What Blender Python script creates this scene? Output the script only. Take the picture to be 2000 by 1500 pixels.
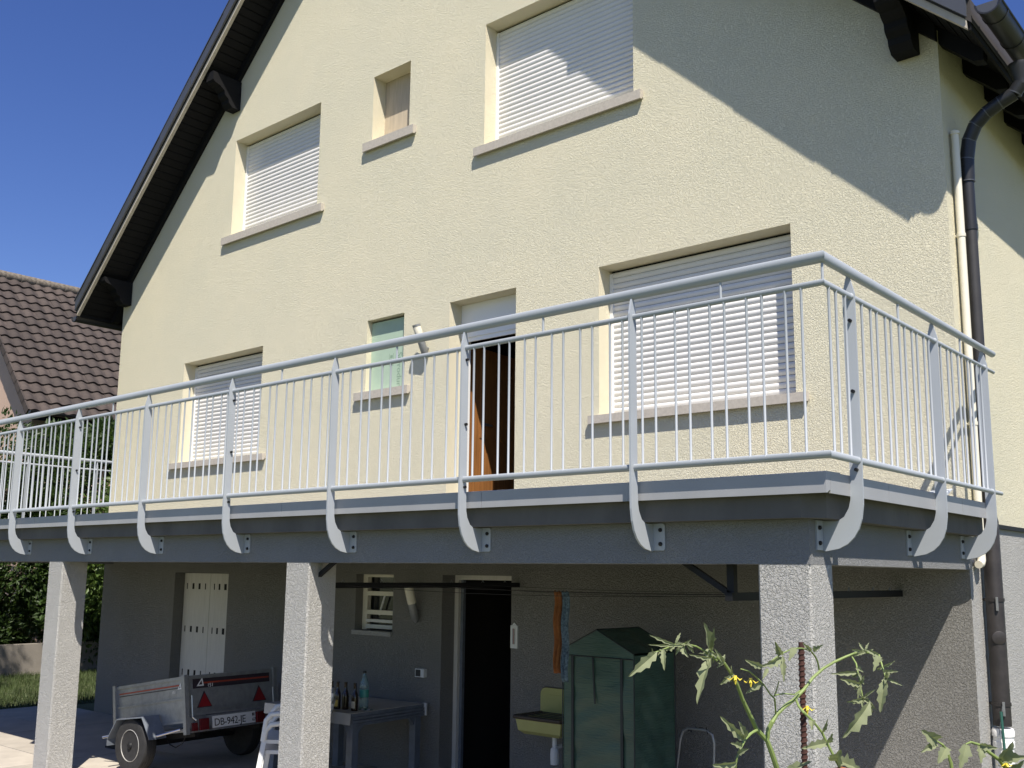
import bpy, bmesh, math, random
from mathutils import Vector, Matrix, geometry
random.seed(7)
for o in list(bpy.data.objects): bpy.data.objects.remove(o)
SC = bpy.context.scene
COL = SC.collection
R = math.radians

# ------------------------------------------------------------------ camera
cam = bpy.data.cameras.new('camera'); camo = bpy.data.objects.new('camera', cam); COL.objects.link(camo)
CAMP = Vector((9.198, -7.217, 1.95))
yaw, pit, rol = R(41.016), R(9.212), R(0.694)
fw = Vector((-math.sin(yaw)*math.cos(pit), math.cos(yaw)*math.cos(pit), math.sin(pit)))
ri = Vector((math.cos(yaw), math.sin(yaw), 0)); up = ri.cross(fw)
r2 = ri*math.cos(rol)+up*math.sin(rol); u2 = up*math.cos(rol)-ri*math.sin(rol)
camo.matrix_world = Matrix(((r2.x, u2.x, -fw.x, CAMP.x), (r2.y, u2.y, -fw.y, CAMP.y), (r2.z, u2.z, -fw.z, CAMP.z), (0, 0, 0, 1)))
cam.sensor_fit = 'HORIZONTAL'; cam.sensor_width = 36; cam.lens = 35.497
cam.shift_x = 0.0079; cam.shift_y = 0.02475
cam.clip_start = .05; cam.clip_end = 3000
SC.camera = camo

# ------------------------------------------------------------------ sky, sun, exposure
LD = Vector((-1.25, 1.0, -2.38)).normalized()          # direction the sunlight travels
ELEV = math.asin(-LD.z); AZ = math.atan2(-LD.x, -LD.y)
W = bpy.data.worlds.new('World'); SC.world = W; W.use_nodes = True
nt = W.node_tree; nt.nodes.clear()
sky = nt.nodes.new('ShaderNodeTexSky'); sky.sky_type = 'NISHITA'; sky.sun_disc = False
sky.sun_elevation = ELEV; sky.sun_rotation = AZ
sky.altitude = 200; sky.air_density = 1.0; sky.dust_density = .35; sky.ozone_density = 2.6
bg = nt.nodes.new('ShaderNodeBackground'); bg.inputs['Strength'].default_value = .084
wo = nt.nodes.new('ShaderNodeOutputWorld')
hsv = nt.nodes.new('ShaderNodeHueSaturation'); hsv.inputs['Saturation'].default_value = 1.24; hsv.inputs['Hue'].default_value = .521
nt.links.new(sky.outputs[0], hsv.inputs['Color']); nt.links.new(hsv.outputs[0], bg.inputs[0]); nt.links.new(bg.outputs[0], wo.inputs[0])
sun = bpy.data.lights.new('sun', 'SUN'); sun.energy = 4.7; sun.angle = R(.53); sun.color = (1, .93, .83)
suno = bpy.data.objects.new('sun', sun); COL.objects.link(suno)
suno.rotation_euler = (-LD).to_track_quat('Z', 'Y').to_euler(); suno.location = (12, -10, 20)
VS = SC.view_settings
VS.view_transform = 'Standard'; VS.look = 'None'; VS.exposure = .64; VS.gamma = 1.0; VS.use_curve_mapping = False

# ------------------------------------------------------------------ materials
MATS = {}
def mat(name, col, rough=.7, metal=0., var=.0, vscale=3., bump=0., bscale=60., bdetail=3., rnd=0., spec=.5, kind='noise', trans=0., alpha=1., streak=None, col2=None):
    if name in MATS: return MATS[name]
    m = bpy.data.materials.new(name); m.use_nodes = True; t = m.node_tree; N = t.nodes; L = t.links
    b = N['Principled BSDF']; b.inputs['Roughness'].default_value = rough; b.inputs['Metallic'].default_value = metal
    b.inputs['Specular IOR Level'].default_value = spec
    b.inputs['Base Color'].default_value = (*col, 1)
    if trans: b.inputs['Transmission Weight'].default_value = trans
    if alpha < 1: b.inputs['Alpha'].default_value = alpha
    tc = N.new('ShaderNodeTexCoord'); src = None
    if var or col2 or rnd:
        hs = N.new('ShaderNodeMixRGB'); hs.blend_type = 'MIX'
        c2 = col2 if col2 else tuple(max(0, c*(1-var)) for c in col)
        hs.inputs[1].default_value = (*(col if col2 else tuple(min(1, c*(1+var*.6)) for c in col)), 1); hs.inputs[2].default_value = (*c2, 1)
        nz = N.new('ShaderNodeTexNoise'); nz.inputs['Scale'].default_value = vscale; nz.inputs['Detail'].default_value = 5; nz.inputs['Roughness'].default_value = .6
        mp = N.new('ShaderNodeMapping'); L.new(tc.outputs['Object'], mp.inputs[0]); L.new(mp.outputs[0], nz.inputs['Vector'])
        if streak: mp.inputs['Scale'].default_value = streak
        rp = N.new('ShaderNodeValToRGB'); rp.color_ramp.elements[0].position = .32; rp.color_ramp.elements[1].position = .68
        L.new(nz.outputs['Fac'], rp.inputs[0]); L.new(rp.outputs[0], hs.inputs[0]); out = hs.outputs[0]
        if rnd:
            oi = N.new('ShaderNodeObjectInfo'); mr = N.new('ShaderNodeMapRange')
            mr.inputs[3].default_value = 1-rnd; mr.inputs[4].default_value = 1+rnd; L.new(oi.outputs['Random'], mr.inputs[0])
            mu = N.new('ShaderNodeMixRGB'); mu.blend_type = 'MULTIPLY'; mu.inputs[0].default_value = 1
            L.new(out, mu.inputs[1]); L.new(mr.outputs[0], mu.inputs[2]); out = mu.outputs[0]
        L.new(out, b.inputs['Base Color'])
    if bump:
        bp = N.new('ShaderNodeBump'); bp.inputs['Strength'].default_value = 1; bp.inputs['Distance'].default_value = bump
        if kind == 'plaster':
            n1 = N.new('ShaderNodeTexNoise'); n1.inputs['Scale'].default_value = bscale; n1.inputs['Detail'].default_value = bdetail; n1.inputs['Roughness'].default_value = .55; n1.inputs['Distortion'].default_value = 1.1
            L.new(tc.outputs['Object'], n1.inputs['Vector'])
            rr = N.new('ShaderNodeValToRGB'); rr.color_ramp.elements[0].position = .36; rr.color_ramp.elements[1].position = .56
            L.new(n1.outputs['Fac'], rr.inputs[0]); L.new(rr.outputs[0], bp.inputs['Height'])
        else:
            n1 = N.new('ShaderNodeTexNoise'); n1.inputs['Scale'].default_value = bscale; n1.inputs['Detail'].default_value = bdetail
            mp2 = N.new('ShaderNodeMapping'); L.new(tc.outputs['Object'], mp2.inputs[0]); L.new(mp2.outputs[0], n1.inputs['Vector'])
            if streak: mp2.inputs['Scale'].default_value = streak
            L.new(n1.outputs['Fac'], bp.inputs['Height'])
        L.new(bp.outputs[0], b.inputs['Normal'])
    MATS[name] = m; return m

M_CREAM = mat('cream_plaster', (.79, .737, .552), .9, col2=(.73, .695, .53), vscale=.9, bump=.0042, bscale=92, kind='plaster', spec=.25)
M_REVEAL = mat('cream_reveal_plaster', (.72, .665, .50), .9, var=.04, vscale=4, bump=.002, bscale=120, kind='plaster', spec=.25)
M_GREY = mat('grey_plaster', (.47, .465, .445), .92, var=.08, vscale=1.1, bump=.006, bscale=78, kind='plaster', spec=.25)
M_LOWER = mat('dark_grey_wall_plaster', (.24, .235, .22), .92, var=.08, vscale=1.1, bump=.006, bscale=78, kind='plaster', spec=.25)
M_BEAM = mat('shaded_beam_plaster', (.235, .238, .242), .92, var=.06, vscale=1.5, bump=.003, bscale=95, kind='plaster', spec=.25)  # pillar plaster darkened: shade below the slab put into the colour
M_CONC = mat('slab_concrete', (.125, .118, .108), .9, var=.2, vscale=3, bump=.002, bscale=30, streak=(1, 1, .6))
M_FLASH = mat('flashing_metal', (.36, .365, .375), .5, .2, var=.06, vscale=4)
M_RAIL = mat('railing_paint', (.37, .40, .43), .5, 0., var=.03, vscale=6)
M_BOLT = mat('bolt_black', (.02, .02, .022), .5, .6)
M_SHUT = mat('shutter_white', (.73, .72, .70), .45, var=.03, vscale=5)
M_GUIDE = mat('shutter_guide', (.80, .80, .78), .4)
M_SILL = mat('sill_stone', (.47, .43, .37), .85, var=.12, vscale=40, bump=.001, bscale=150)
M_DARKW = mat('anthracite_wood', (.008, .008, .009), .75, spec=.2, var=.25, vscale=6, bump=.002, bscale=30, streak=(1, .15, 1))
M_VERGE = mat('verge_metal', (.10, .105, .115), .42, .4, var=.08, vscale=3)
M_GUT = mat('gutter_metal', (.03, .031, .034), .42, .3, var=.15, vscale=5)
M_STRIP = mat('bargeboard_strip', (.50, .45, .38), .7, var=.12, vscale=9)
M_BROWNPIPE = mat('brown_black_pipe', (.03, .026, .025), .5, var=.35, vscale=12)
M_CREAMPIPE = mat('cream_pvc', (.74, .70, .58), .45, var=.05, vscale=6)
M_PVC = mat('white_pvc', (.8, .8, .79), .4, var=.03)
M_DARKIN = mat('interior_shade', (.018, .016, .015), .95)  # near-black colour standing in for indoor shade
M_WOODDOOR = mat('oak_door', (.30, .13, .04), .5, var=.3, vscale=5, streak=(8, 8, .5))
M_PLY = mat('plywood', (.50, .42, .31), .8, var=.12, vscale=6, streak=(6, 6, .6))
M_FOAM = mat('green_foam_board', (.40, .52, .40), .75, var=.06, vscale=5)
M_FOAMINK = mat('foam_board_print', (.24, .34, .25), .8)
M_STEEL = mat('galvanised_steel', (.32, .33, .335), .48, .55, var=.18, vscale=14)
M_CHROME = mat('worn_chrome', (.55, .55, .56), .28, .85, var=.1)
M_BLACK = mat('black_metal', (.009, .0095, .011), .6, 0., spec=.3)
M_RUB = mat('tyre_rubber', (.022, .022, .023), .85, var=.3, vscale=20)
M_RIM = mat('rim_grey', (.40, .39, .37), .5, .3, var=.25, vscale=20)
M_RED = mat('red_reflector', (.22, .010, .014), .3, var=.1)
M_REDLAMP = mat('red_lamp_lens', (.11, .008, .01), .2)
M_ORSTR = mat('orange_stripe', (.34, .05, .025), .5)
M_DECAL = mat('dark_decal', (.03, .022, .03), .45)
M_WHITE = mat('white_print', (.75, .75, .74), .55)
M_INK = mat('black_print', (.015, .015, .016), .5)
M_PLAST = mat('white_plastic', (.66, .67, .66), .45, var=.05, vscale=8)
M_SHUTW = mat('painted_wood_white', (.62, .60, .55), .65, var=.08, vscale=8, streak=(6, 6, .5), bump=.0012, bscale=40)
M_TABLE = mat('blue_grey_paint', (.14, .16, .19), .6, var=.2, vscale=10)
M_CLOTH = mat('table_oilcloth', (.47, .46, .43), .6, var=.08, vscale=7)
M_BEER = mat('brown_glass', (.022, .012, .006), .12, spec=.6)
M_LABY = mat('yellow_label', (.62, .42, .08), .6)
M_LABW = mat('cream_label', (.55, .50, .38), .6)
M_PET = mat('pet_plastic', (.62, .86, .86), .12, trans=.85, spec=.5)
M_PETLAB = mat('green_bottle_label', (.05, .28, .24), .4)
M_SINK = mat('enamel_yellow', (.38, .38, .14), .25, var=.05, vscale=5)
M_SINKRIM = mat('dark_rim', (.06, .045, .03), .5)
M_GRN = mat('greenhouse_sheet', (.034, .075, .056), .38, var=.2, vscale=5, bump=.004, bscale=40, streak=(.3, .3, 2.2))
M_GRND = mat('greenhouse_binding', (.008, .015, .018), .6)
M_TOWO = mat('orange_towel', (.27, .11, .03), .95, col2=(.17, .055, .015), vscale=70, streak=(1, 1, .35))
M_TOWB = mat('blue_check_towel', (.13, .20, .25), .95, col2=(.02, .035, .06), vscale=60)
M_PAVE = mat('paving_concrete', (.43, .39, .33), .9, var=.18, vscale=2.2, bump=.001, bscale=60, rnd=.06)
M_SOIL = mat('garden_soil', (.105, .12, .05), .95, var=.4, vscale=3, bump=.01, bscale=25)
M_GRASS = mat('grass_blade', (.05, .075, .018), .7, var=.4, vscale=2)
M_LOWWALL = mat('garden_wall_render', (.25, .225, .195), .9, var=.15, vscale=2, bump=.003, bscale=40)
M_BARK = mat('bark', (.09, .07, .05), .95, var=.3, vscale=15, bump=.006, bscale=40)
def leafmat(name, col, tcol, rough=.45):
    m = mat(name, col, rough, var=.35, vscale=2.5)
    t = m.node_tree; b = t.nodes['Principled BSDF']; o = t.nodes['Material Output']
    tr = t.nodes.new('ShaderNodeBsdfTranslucent'); tr.inputs[0].default_value = (*tcol, 1)
    mx = t.nodes.new('ShaderNodeMixShader'); mx.inputs[0].default_value = .3
    t.links.new(b.outputs[0], mx.inputs[1]); t.links.new(tr.outputs[0], mx.inputs[2]); t.links.new(mx.outputs[0], o.inputs[0]); return m
M_LEAF = leafmat('laurel_leaf', (.045, .08, .02), (.10, .18, .028))
M_LEAF2 = leafmat('light_laurel_leaf', (.10, .16, .04), (.2, .3, .05))
M_TOM = leafmat('tomato_leaf', (.27, .30, .17), (.27, .32, .13), .65)
M_STEM = mat('tomato_stem', (.22, .29, .09), .6, var=.2, vscale=30)
M_YEL = mat('tomato_flower', (.75, .60, .06), .6)
M_TOMF = mat('ripening_tomato', (.55, .16, .04), .35)
M_REBAR = mat('rusty_rebar', (.075, .03, .022), .85, var=.4, vscale=60)
M_STAKE = mat('green_stake', (.02, .09, .07), .5)
M_TILE = mat('brown_concrete_tile', (.060, .046, .039), .85, var=.3, vscale=7, bump=.002, bscale=70, rnd=.25)
M_RIDGE = mat('lichen_ridge_tile', (.22, .19, .15), .95, col2=(.09, .075, .06), vscale=14, rnd=.1)
M_NWALL = mat('pink_beige_render', (.50, .36, .28), .9, var=.06, vscale=2, bump=.003, bscale=50)
M_ROOF = mat('roof_covering', (.05, .045, .045), .85, var=.2, vscale=4)
M_TRAY = mat('pale_grey_plastic', (.48, .52, .57), .5, var=.15, vscale=12)
M_GLASS = mat('dark_window_glass', (.02, .022, .025), .08, spec=.8)

# ------------------------------------------------------------------ builders
class MB:
    def __init__(s, xf=None): s.v = []; s.f = []; s.xf = xf
    def add(s, vs, fs):
        n = len(s.v); s.v += [Vector(q) for q in vs]; s.f += [tuple(n+i for i in f) for f in fs]; return s
    def box(s, x0, x1, y0, y1, z0, z1):
        return s.add([(x0, y0, z0), (x1, y0, z0), (x1, y1, z0), (x0, y1, z0), (x0, y0, z1), (x1, y0, z1), (x1, y1, z1), (x0, y1, z1)],
                     [(3, 2, 1, 0), (4, 5, 6, 7), (0, 1, 5, 4), (1, 2, 6, 5), (2, 3, 7, 6), (3, 0, 4, 7)])
    def prism(s, poly, vec):
        n = len(poly); vec = Vector(vec); a = [Vector(p) for p in poly]
        return s.add(a+[p+vec for p in a], [tuple(range(n-1, -1, -1)), tuple(range(n, 2*n))]+[(i, (i+1) % n, n+(i+1) % n, n+i) for i in range(n)])
    def tube(s, pts, r, seg=10, cap=True):
        P = [Vector(p) for p in pts]; rr = r if isinstance(r, (list, tuple)) else [r]*len(P)
        rings = []; d0 = (P[1]-P[0]).normalized(); ref = Vector((0, 0, 1)) if abs(d0.z) < .9 else Vector((1, 0, 0))
        nrm = d0.cross(ref).normalized()
        for i, p in enumerate(P):
            a = (P[i]-P[i-1]).normalized() if i else d0
            b = (P[i+1]-P[i]).normalized() if i < len(P)-1 else a
            d = (a+b); d = d.normalized() if d.length > 1e-6 else a
            nrm = (nrm-d*nrm.dot(d)); nrm = nrm.normalized() if nrm.length > 1e-6 else d.orthogonal().normalized()
            bn = d.cross(nrm); k = 1/max(.5, math.sqrt(max(.01, (1+a.dot(b))/2)))
            rings.append([p+(nrm*math.cos(t)+bn*math.sin(t))*rr[i]*(k if 0 < i < len(P)-1 else 1) for t in [2*math.pi*j/seg for j in range(seg)]])
        vs = [q for r_ in rings for q in r_]; fs = []
        for i in range(len(P)-1):
            for j in range(seg):
                fs.append((i*seg+j, i*seg+(j+1) % seg, (i+1)*seg+(j+1) % seg, (i+1)*seg+j))
        if cap: fs += [tuple(range(seg-1, -1, -1)), tuple((len(P)-1)*seg+j for j in range(seg))]
        return s.add(vs, fs)
    def lathe(s, prof, c, seg=20, axis=(0, 0, 1), sx=(1, 0, 0), cap=True):
        ax = Vector(axis).normalized(); x = Vector(sx); x = (x-ax*x.dot(ax)).normalized(); y = ax.cross(x); c = Vector(c)
        vs = [c+ax*h+(x*math.cos(2*math.pi*j/seg)+y*math.sin(2*math.pi*j/seg))*r for r, h in prof for j in range(seg)]
        fs = [(i*seg+j, i*seg+(j+1) % seg, (i+1)*seg+(j+1) % seg, (i+1)*seg+j) for i in range(len(prof)-1) for j in range(seg)]
        if cap: fs += [tuple(range(seg-1, -1, -1)), tuple((len(prof)-1)*seg+j for j in range(seg))]
        return s.add(vs, fs)
    def mesh(s, name, m, org=Vector((0, 0, 0)), smooth=False):
        me = bpy.data.meshes.new(name)
        vs = [(s.xf @ q if s.xf else q)-org for q in s.v]
        me.from_pydata([tuple(q) for q in vs], [], s.f); me.materials.append(m); me.validate()
        if smooth:
            me.shade_smooth()
            try: me.set_sharp_from_angle(angle=R(38))
            except Exception: pass
        return me
def worg(o):
    v = Vector((0, 0, 0))
    while o is not None: v += o.location; o = o.parent
    return v
def part(name, mb, m, parent=None, smooth=False, label=None, kind=None):
    """ONE mesh object; mb in world coordinates, object origin at the piece's own middle bottom."""
    vs = [(mb.xf @ q if mb.xf else q) for q in mb.v]
    lo = Vector([min(q[i] for q in vs) for i in range(3)]); hi = Vector([max(q[i] for q in vs) for i in range(3)])
    org = Vector(((lo.x+hi.x)/2, (lo.y+hi.y)/2, lo.z))
    o = bpy.data.objects.new(name, mb.mesh(name, m, org, smooth)); COL.objects.link(o)
    o.location = org-(worg(parent) if parent else Vector((0, 0, 0))); o.parent = parent
    if label: o['label'] = label
    if kind: o['kind'] = kind
    return o
def copy(o, loc, parent):
    c = o.copy(); COL.objects.link(c); c.parent = parent; c.location = Vector(loc)-worg(parent); return c
def thing(name, loc, label, cat, group=None):
    o = bpy.data.objects.new(name, None); COL.objects.link(o); o.location = loc; o.empty_display_size = .1
    o['label'] = label; o['category'] = cat
    if group: o['group'] = group
    return o
def tag(o, label, cat, group=None):
    o['label'] = label; o['category'] = cat
    if group: o['group'] = group
    return o
def text_mb(body, size, xf, depth=.0006, spacing=1.0):
    cu = bpy.data.curves.new('t', 'FONT'); cu.body = body; cu.size = size; cu.align_x = 'LEFT'; cu.extrude = depth; cu.resolution_u = 3; cu.space_character = spacing
    ob = bpy.data.objects.new('t', cu); COL.objects.link(ob); dg = bpy.context.evaluated_depsgraph_get(); dg.update()
    me = bpy.data.meshes.new_from_object(ob.evaluated_get(dg)); mb = MB(xf)
    mb.add([v.co.copy() for v in me.vertices], [tuple(p.vertices) for p in me.polygons])
    bpy.data.objects.remove(ob); bpy.data.curves.remove(cu); bpy.data.meshes.remove(me); return mb
def frame(o, x, y):
    """matrix with local x, y axes (world vectors) at o"""
    x = Vector(x).normalized(); y = Vector(y).normalized(); z = x.cross(y)
    return Matrix(((x.x, y.x, z.x, o[0]), (x.y, y.y, z.y, o[1]), (x.z, y.z, z.z, o[2]), (0, 0, 0, 1)))

# ------------------------------------------------------------------ key dimensions
XL, XR = -4.522, 7.072
ZB = 2.34                       # cream above, grey below
DECK = 2.42
YB, XB, XBL = -2.507, 7.08, -4.53    # beam faces
YS, XS, XSL = -2.648, 7.235, -4.685  # flashing faces
YC, XC, XCL = -2.597, 7.172, -4.622  # concrete slab edges
YR, XRL, XRLL = -2.690, 7.278, -4.72 # railing planes
ZH, ZM, ZL = 3.472, 3.345, 2.516
REV = .19

# ------------------------------------------------------------------ ground
g = part('ground', MB().add([(-400, -400, -.03), (400, -400, -.03), (400, 400, -.03), (-400, 400, -.03)], [(0, 1, 2, 3)]), M_SOIL); g['kind'] = 'structure'
base = part('paving', MB().box(-5.56, 7.6, -3.3, 0.0, -.05, -.012), mat('paving_joint', (.13, .11, .09), .95)); base['kind'] = 'structure'
xs_ = [-5.55, -3.45, -1.3, .9, 3.1, 5.3, 7.5]; ys_ = [-3.25, -2.05, -1.02, -.005]
for i in range(6):
    for j in range(3):
        part('paving_slab', MB().box(xs_[i]+.005, xs_[i+1]-.005, ys_[j]+.005, ys_[j+1]-.005, -.012, random.uniform(-.001, .001)), M_PAVE, base)

# ------------------------------------------------------------------ house
H = thing('house', (1.275, 4.5, 0), 'cream rendered gabled house with dark roof eaves behind the grey balcony', 'house')
WIN = {  # x0,x1,z0,z1
 'A': (-1.855, -.085, 6.262, 7.583), 'B': (.871, 1.483, 6.795, 7.589), 'C': (2.608, 4.431, 6.262, 7.603),
 'D': (-2.777, -1.02, 3.342, 4.678), 'E': (.902, 1.494, 3.885, 4.69), 'F': (2.169, 3.059, DECK+.01, 4.686), 'G': (4.04, 5.888, 3.342, 4.699)}
LOW = {'P': (-2.676, -1.483, .45, 1.908), 'Q': (.867, 1.446, 1.343, 1.922), 'S': (2.147, 3.04, .012, 1.925)}
SL = .94
RIDX = 1.243; RIDZ = 5.97+SL*(RIDX-XL)
def wall(name, outer, holes, m, y=0.):
    loops = [[Vector((x, z, 0)) for x, z in outer]]+[[Vector((a, c, 0)), Vector((a, d, 0)), Vector((b, d, 0)), Vector((b, c, 0))] for a, b, c, d in holes]
    flat = [p for l in loops for p in l]; tri = geometry.tessellate_polygon(loops)
    mb = MB(); mb.add([(p.x, y, p.y) for p in flat], [tuple(t) for t in tri]); return part(name, mb, m, H)
up_outer = [(XL, ZB), (XR, ZB), (XR, 5.91), (RIDX, RIDZ-.02), (XL, 5.97)]
uw = wall('upper_wall', up_outer, list(WIN.values()), M_CREAM)
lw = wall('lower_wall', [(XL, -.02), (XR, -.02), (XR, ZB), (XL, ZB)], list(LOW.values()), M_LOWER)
def reveal(name, w, d, m, par):
    a, b, c, e = w; mb = MB(); t = .015   # the reveal: four thin slabs behind the wall face
    mb.add([(a, 0, c), (a, 0, e), (a, d, e), (a, d, c)], [(0, 1, 2, 3)])
    mb.add([(b, 0, c), (b, 0, e), (b, d, e), (b, d, c)], [(3, 2, 1, 0)])
    mb.add([(a, 0, e), (b, 0, e), (b, d, e), (a, d, e)], [(0, 1, 2, 3)])
    mb.add([(a, 0, c), (b, 0, c), (b, d, c), (a, d, c)], [(3, 2, 1, 0)])
    return part(name, mb, m, par)
for k, w in WIN.items(): reveal('reveal', w, .27 if k in 'F' else REV+.03, M_REVEAL, uw)
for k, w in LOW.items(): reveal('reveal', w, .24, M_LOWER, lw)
D_ = 9.0
for nm, x in (('side_wall', XR), ('side_wall', XL)):
    sw = part(nm, MB().add([(x, 0, ZB), (x, D_, ZB), (x, D_, 6.1), (x, 0, 6.1 if False else (5.91 if x > 0 else 5.97))], [(0, 1, 2, 3)]), M_CREAM, H)
    part('plinth_wall', MB().add([(x, 0, -.02), (x, D_, -.02), (x, D_, ZB), (x, 0, ZB)], [(0, 1, 2, 3)]), M_GREY, H)
part('back_wall', MB().add([(XL, D_, -.02), (XR, D_, -.02), (XR, D_, 5.9), (RIDX, D_, RIDZ-.05), (XL, D_, 5.9)], [(0, 1, 2, 3, 4)]), M_CREAM, H)
part('drip_trim', MB().box(XR+.001, XR+.022, .02, D_, ZB-.03, ZB), M_BLACK, H)
# rooms behind the two open doors (indoor shade put in as near-black surfaces)
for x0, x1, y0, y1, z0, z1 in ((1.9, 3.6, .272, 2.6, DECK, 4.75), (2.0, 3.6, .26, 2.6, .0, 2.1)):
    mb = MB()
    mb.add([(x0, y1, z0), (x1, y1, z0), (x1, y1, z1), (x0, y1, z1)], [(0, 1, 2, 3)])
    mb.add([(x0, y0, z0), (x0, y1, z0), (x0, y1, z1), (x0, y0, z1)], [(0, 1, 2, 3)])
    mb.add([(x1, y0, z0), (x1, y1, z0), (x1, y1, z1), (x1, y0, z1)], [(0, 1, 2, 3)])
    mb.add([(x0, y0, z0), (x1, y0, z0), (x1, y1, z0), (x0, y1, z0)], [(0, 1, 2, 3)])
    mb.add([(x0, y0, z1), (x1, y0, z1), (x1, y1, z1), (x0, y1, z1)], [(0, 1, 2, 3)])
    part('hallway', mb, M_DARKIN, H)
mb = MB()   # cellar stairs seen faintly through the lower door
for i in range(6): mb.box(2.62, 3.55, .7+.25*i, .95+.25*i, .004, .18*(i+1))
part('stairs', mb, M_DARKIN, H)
# sills
SILLS = {'A': (-2.0, .056, 6.155, 6.25), 'B': (.769, 1.599, 6.685, 6.785), 'C': (2.503, 4.535, 6.162, 6.25), 'D': (-2.948, -.854, 3.255, 3.33), 'E': (.769, 1.618, 3.795, 3.882), 'G': (3.95, 5.993, 3.262, 3.335)}
for k, (a, b, c, d) in SILLS.items():
    mb = MB(); f = -.052
    mb.prism([(a, f, c), (a, f, d), (a, REV+.02, d+.012), (a, REV+.02, c+.02), (a, -.012, c+.02), (a, -.02, c+.006), (a, -.032, c)], (b-a, 0, 0))
    part('window_sill', mb, M_SILL, H)
# roller shutters
def shutter(k):
    a, b, c, d = WIN[k]; y = REV
    ra = bpy.data.objects.new('roller_shutter', None); COL.objects.link(ra); ra.parent = H; ra.location = Vector(((a+b)/2, y, c))-H.location
    for s, x0, x1 in ((0, a+.001, a+.034), (1, b-.034, b-.001)):
        part('guide_rail', MB().box(x0, x1, y-.022, y+.03, c+.0, d-.03), M_GUIDE, ra)
    z1 = d-.018; z0 = c+.03; n = int(round((z1-z0)/.052)); pz = (z1-z0)/n
    prof = [(0, 0), (-.005, pz*.10), (-.0105, pz*.32), (-.0125, pz*.55), (-.0105, pz*.76), (-.004, pz*.93), (.004, pz*.94), (.004, pz*.02)]
    mb = MB().prism([(a+.022, y+q, z0+h) for q, h in prof], (b-a-.044, 0, 0))
    first = part('slat', mb, M_SHUT, ra, smooth=True)
    base_loc = worg(ra)+first.location
    for i in range(1, n): copy(first, base_loc+Vector((0, 0, pz*i)), ra)
    part('bottom_rail', MB().box(a+.022, b-.022, y-.012, y+.008, c+.004, z0), M_GUIDE, ra)
    part('shutter_box', MB().box(a+.004, b-.004, y+.012, y+.03, z1-.05, d), M_BLACK, ra)
    part('backing', MB().box(a+.004, b-.004, y+.020, y+.024, c, z1-.051), M_BLACK, ra)
for k in 'ACDG': shutter(k)
# boarded-up little windows
a, b, c, d = WIN['B']; bo = part('plywood_board', MB().box(a+.003, b-.012, REV-.004, REV+.016, c+.003, d-.003), M_PLY, H)
a, b, c, d = WIN['E']; YE = .07; fo = part('foam_board', MB().box(a+.003, b-.003, YE, YE+.03, c-.002, d-.02), M_FOAM, H)
tx = frame((1.33, YE-.001, 4.29), (0, 0, -1), (1, 0, 0))
part('board_print', text_mb('Styrodur', .105, tx), M_FOAMINK, fo)
mb = MB(tx)
for z in (.0,): mb.add([(0, -.13, 0), (.14, -.13, 0), (.14, -.124, 0), (0, -.124, 0), (0, -.06, 0), (.14, -.06, 0), (.14, -.066, 0), (0, -.066, 0)], [(0, 1, 2, 3), (7, 6, 5, 4)])
for q in range(3): mb.add([(.02+.045*q, -.115, 0), (.05+.045*q, -.115, 0), (.05+.045*q, -.075, 0), (.02+.045*q, -.075, 0)], [(0, 1, 2, 3)])
part('board_print', mb, M_FOAMINK, fo)
# upper balcony door
a, b, c, d = WIN['F']
dr = bpy.data.objects.new('door', None); COL.objects.link(dr); dr.parent = H; dr.location = Vector((a, .25, c))-H.location
mb = MB(); mb.box(a+.002, a+.06, .2, .262, c, 4.32); mb.box(b-.06, b-.002, .2, .262, c, 4.32); part('door_frame', mb, M_GUIDE, dr)
part('shutter_box', MB().box(a+.002, b-.002, .175, .265, 4.335, d-.002), M_GUIDE, dr)
part('shutter_bottom_rail', MB().box(a+.03, b-.03, .185, .2, 4.29, 4.334), M_GUIDE, dr)
ha = R(96); hx, hy = a-.002, .37
dv = Vector((math.cos(ha), math.sin(ha), 0)); nv = Vector((math.sin(ha), -math.cos(ha), 0))
mb = MB(); p0 = Vector((hx, hy, c+.01))
mb.prism([p0, p0+dv*.8, p0+dv*.8-nv*.04, p0-nv*.04], (0, 0, 1.86)); lf = part('door_leaf', mb, M_WOODDOOR, dr)
mb = MB()
for z0, z1 in ((.12, .75), (.9, 1.75)):
    q = p0+nv*.001; mb.prism([q+dv*.13+Vector((0, 0, z0)), q+dv*.67+Vector((0, 0, z0)), q+dv*.67+Vector((0, 0, z1)), q+dv*.13+Vector((0, 0, z1))], nv*.006)
part('door_panel', mb, M_WOODDOOR, lf)
hb = p0+dv*.16+Vector((0, 0, 1.04))
mb = MB().tube([hb, hb+nv*.05, hb+nv*.055-dv*.02, hb+nv*.055+dv*.12], .009, 8); part('handle', mb, M_CHROME, lf, True)
# garage window with closed folding shutters
a, b, c, d = LOW['P']; ys = .14
gw = bpy.data.objects.new('folding_shutters', None); COL.objects.link(gw); gw.parent = H; gw.location = Vector(((a+b)/2, ys, c))-H.location
xsplit = [a+.004, -2.075, b-.004]
sl_x = [[-2.60, -2.46, -2.32, -2.185], [-1.985, -1.875, -1.745, -1.60]]
sl_w = [[.018, .042, .042, .02], [.018, .034, .05, .03]]
for i in range(2):
    lf = part('shutter_leaf', MB().box(xsplit[i]+.003, xsplit[i+1]-.003, ys, ys+.035, c+.004, d-.006), M_SHUTW, gw)
    for x, w_ in zip(sl_x[i], sl_w[i]):
        for z in (1.70, 1.16, .62):
            part('slot', MB().box(x-w_/2, x+w_/2, ys-.002, ys+.002, z, z+.075), M_DARKIN, lf)  # dark plate on the leaf, in place of the shade inside an open slot
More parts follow.
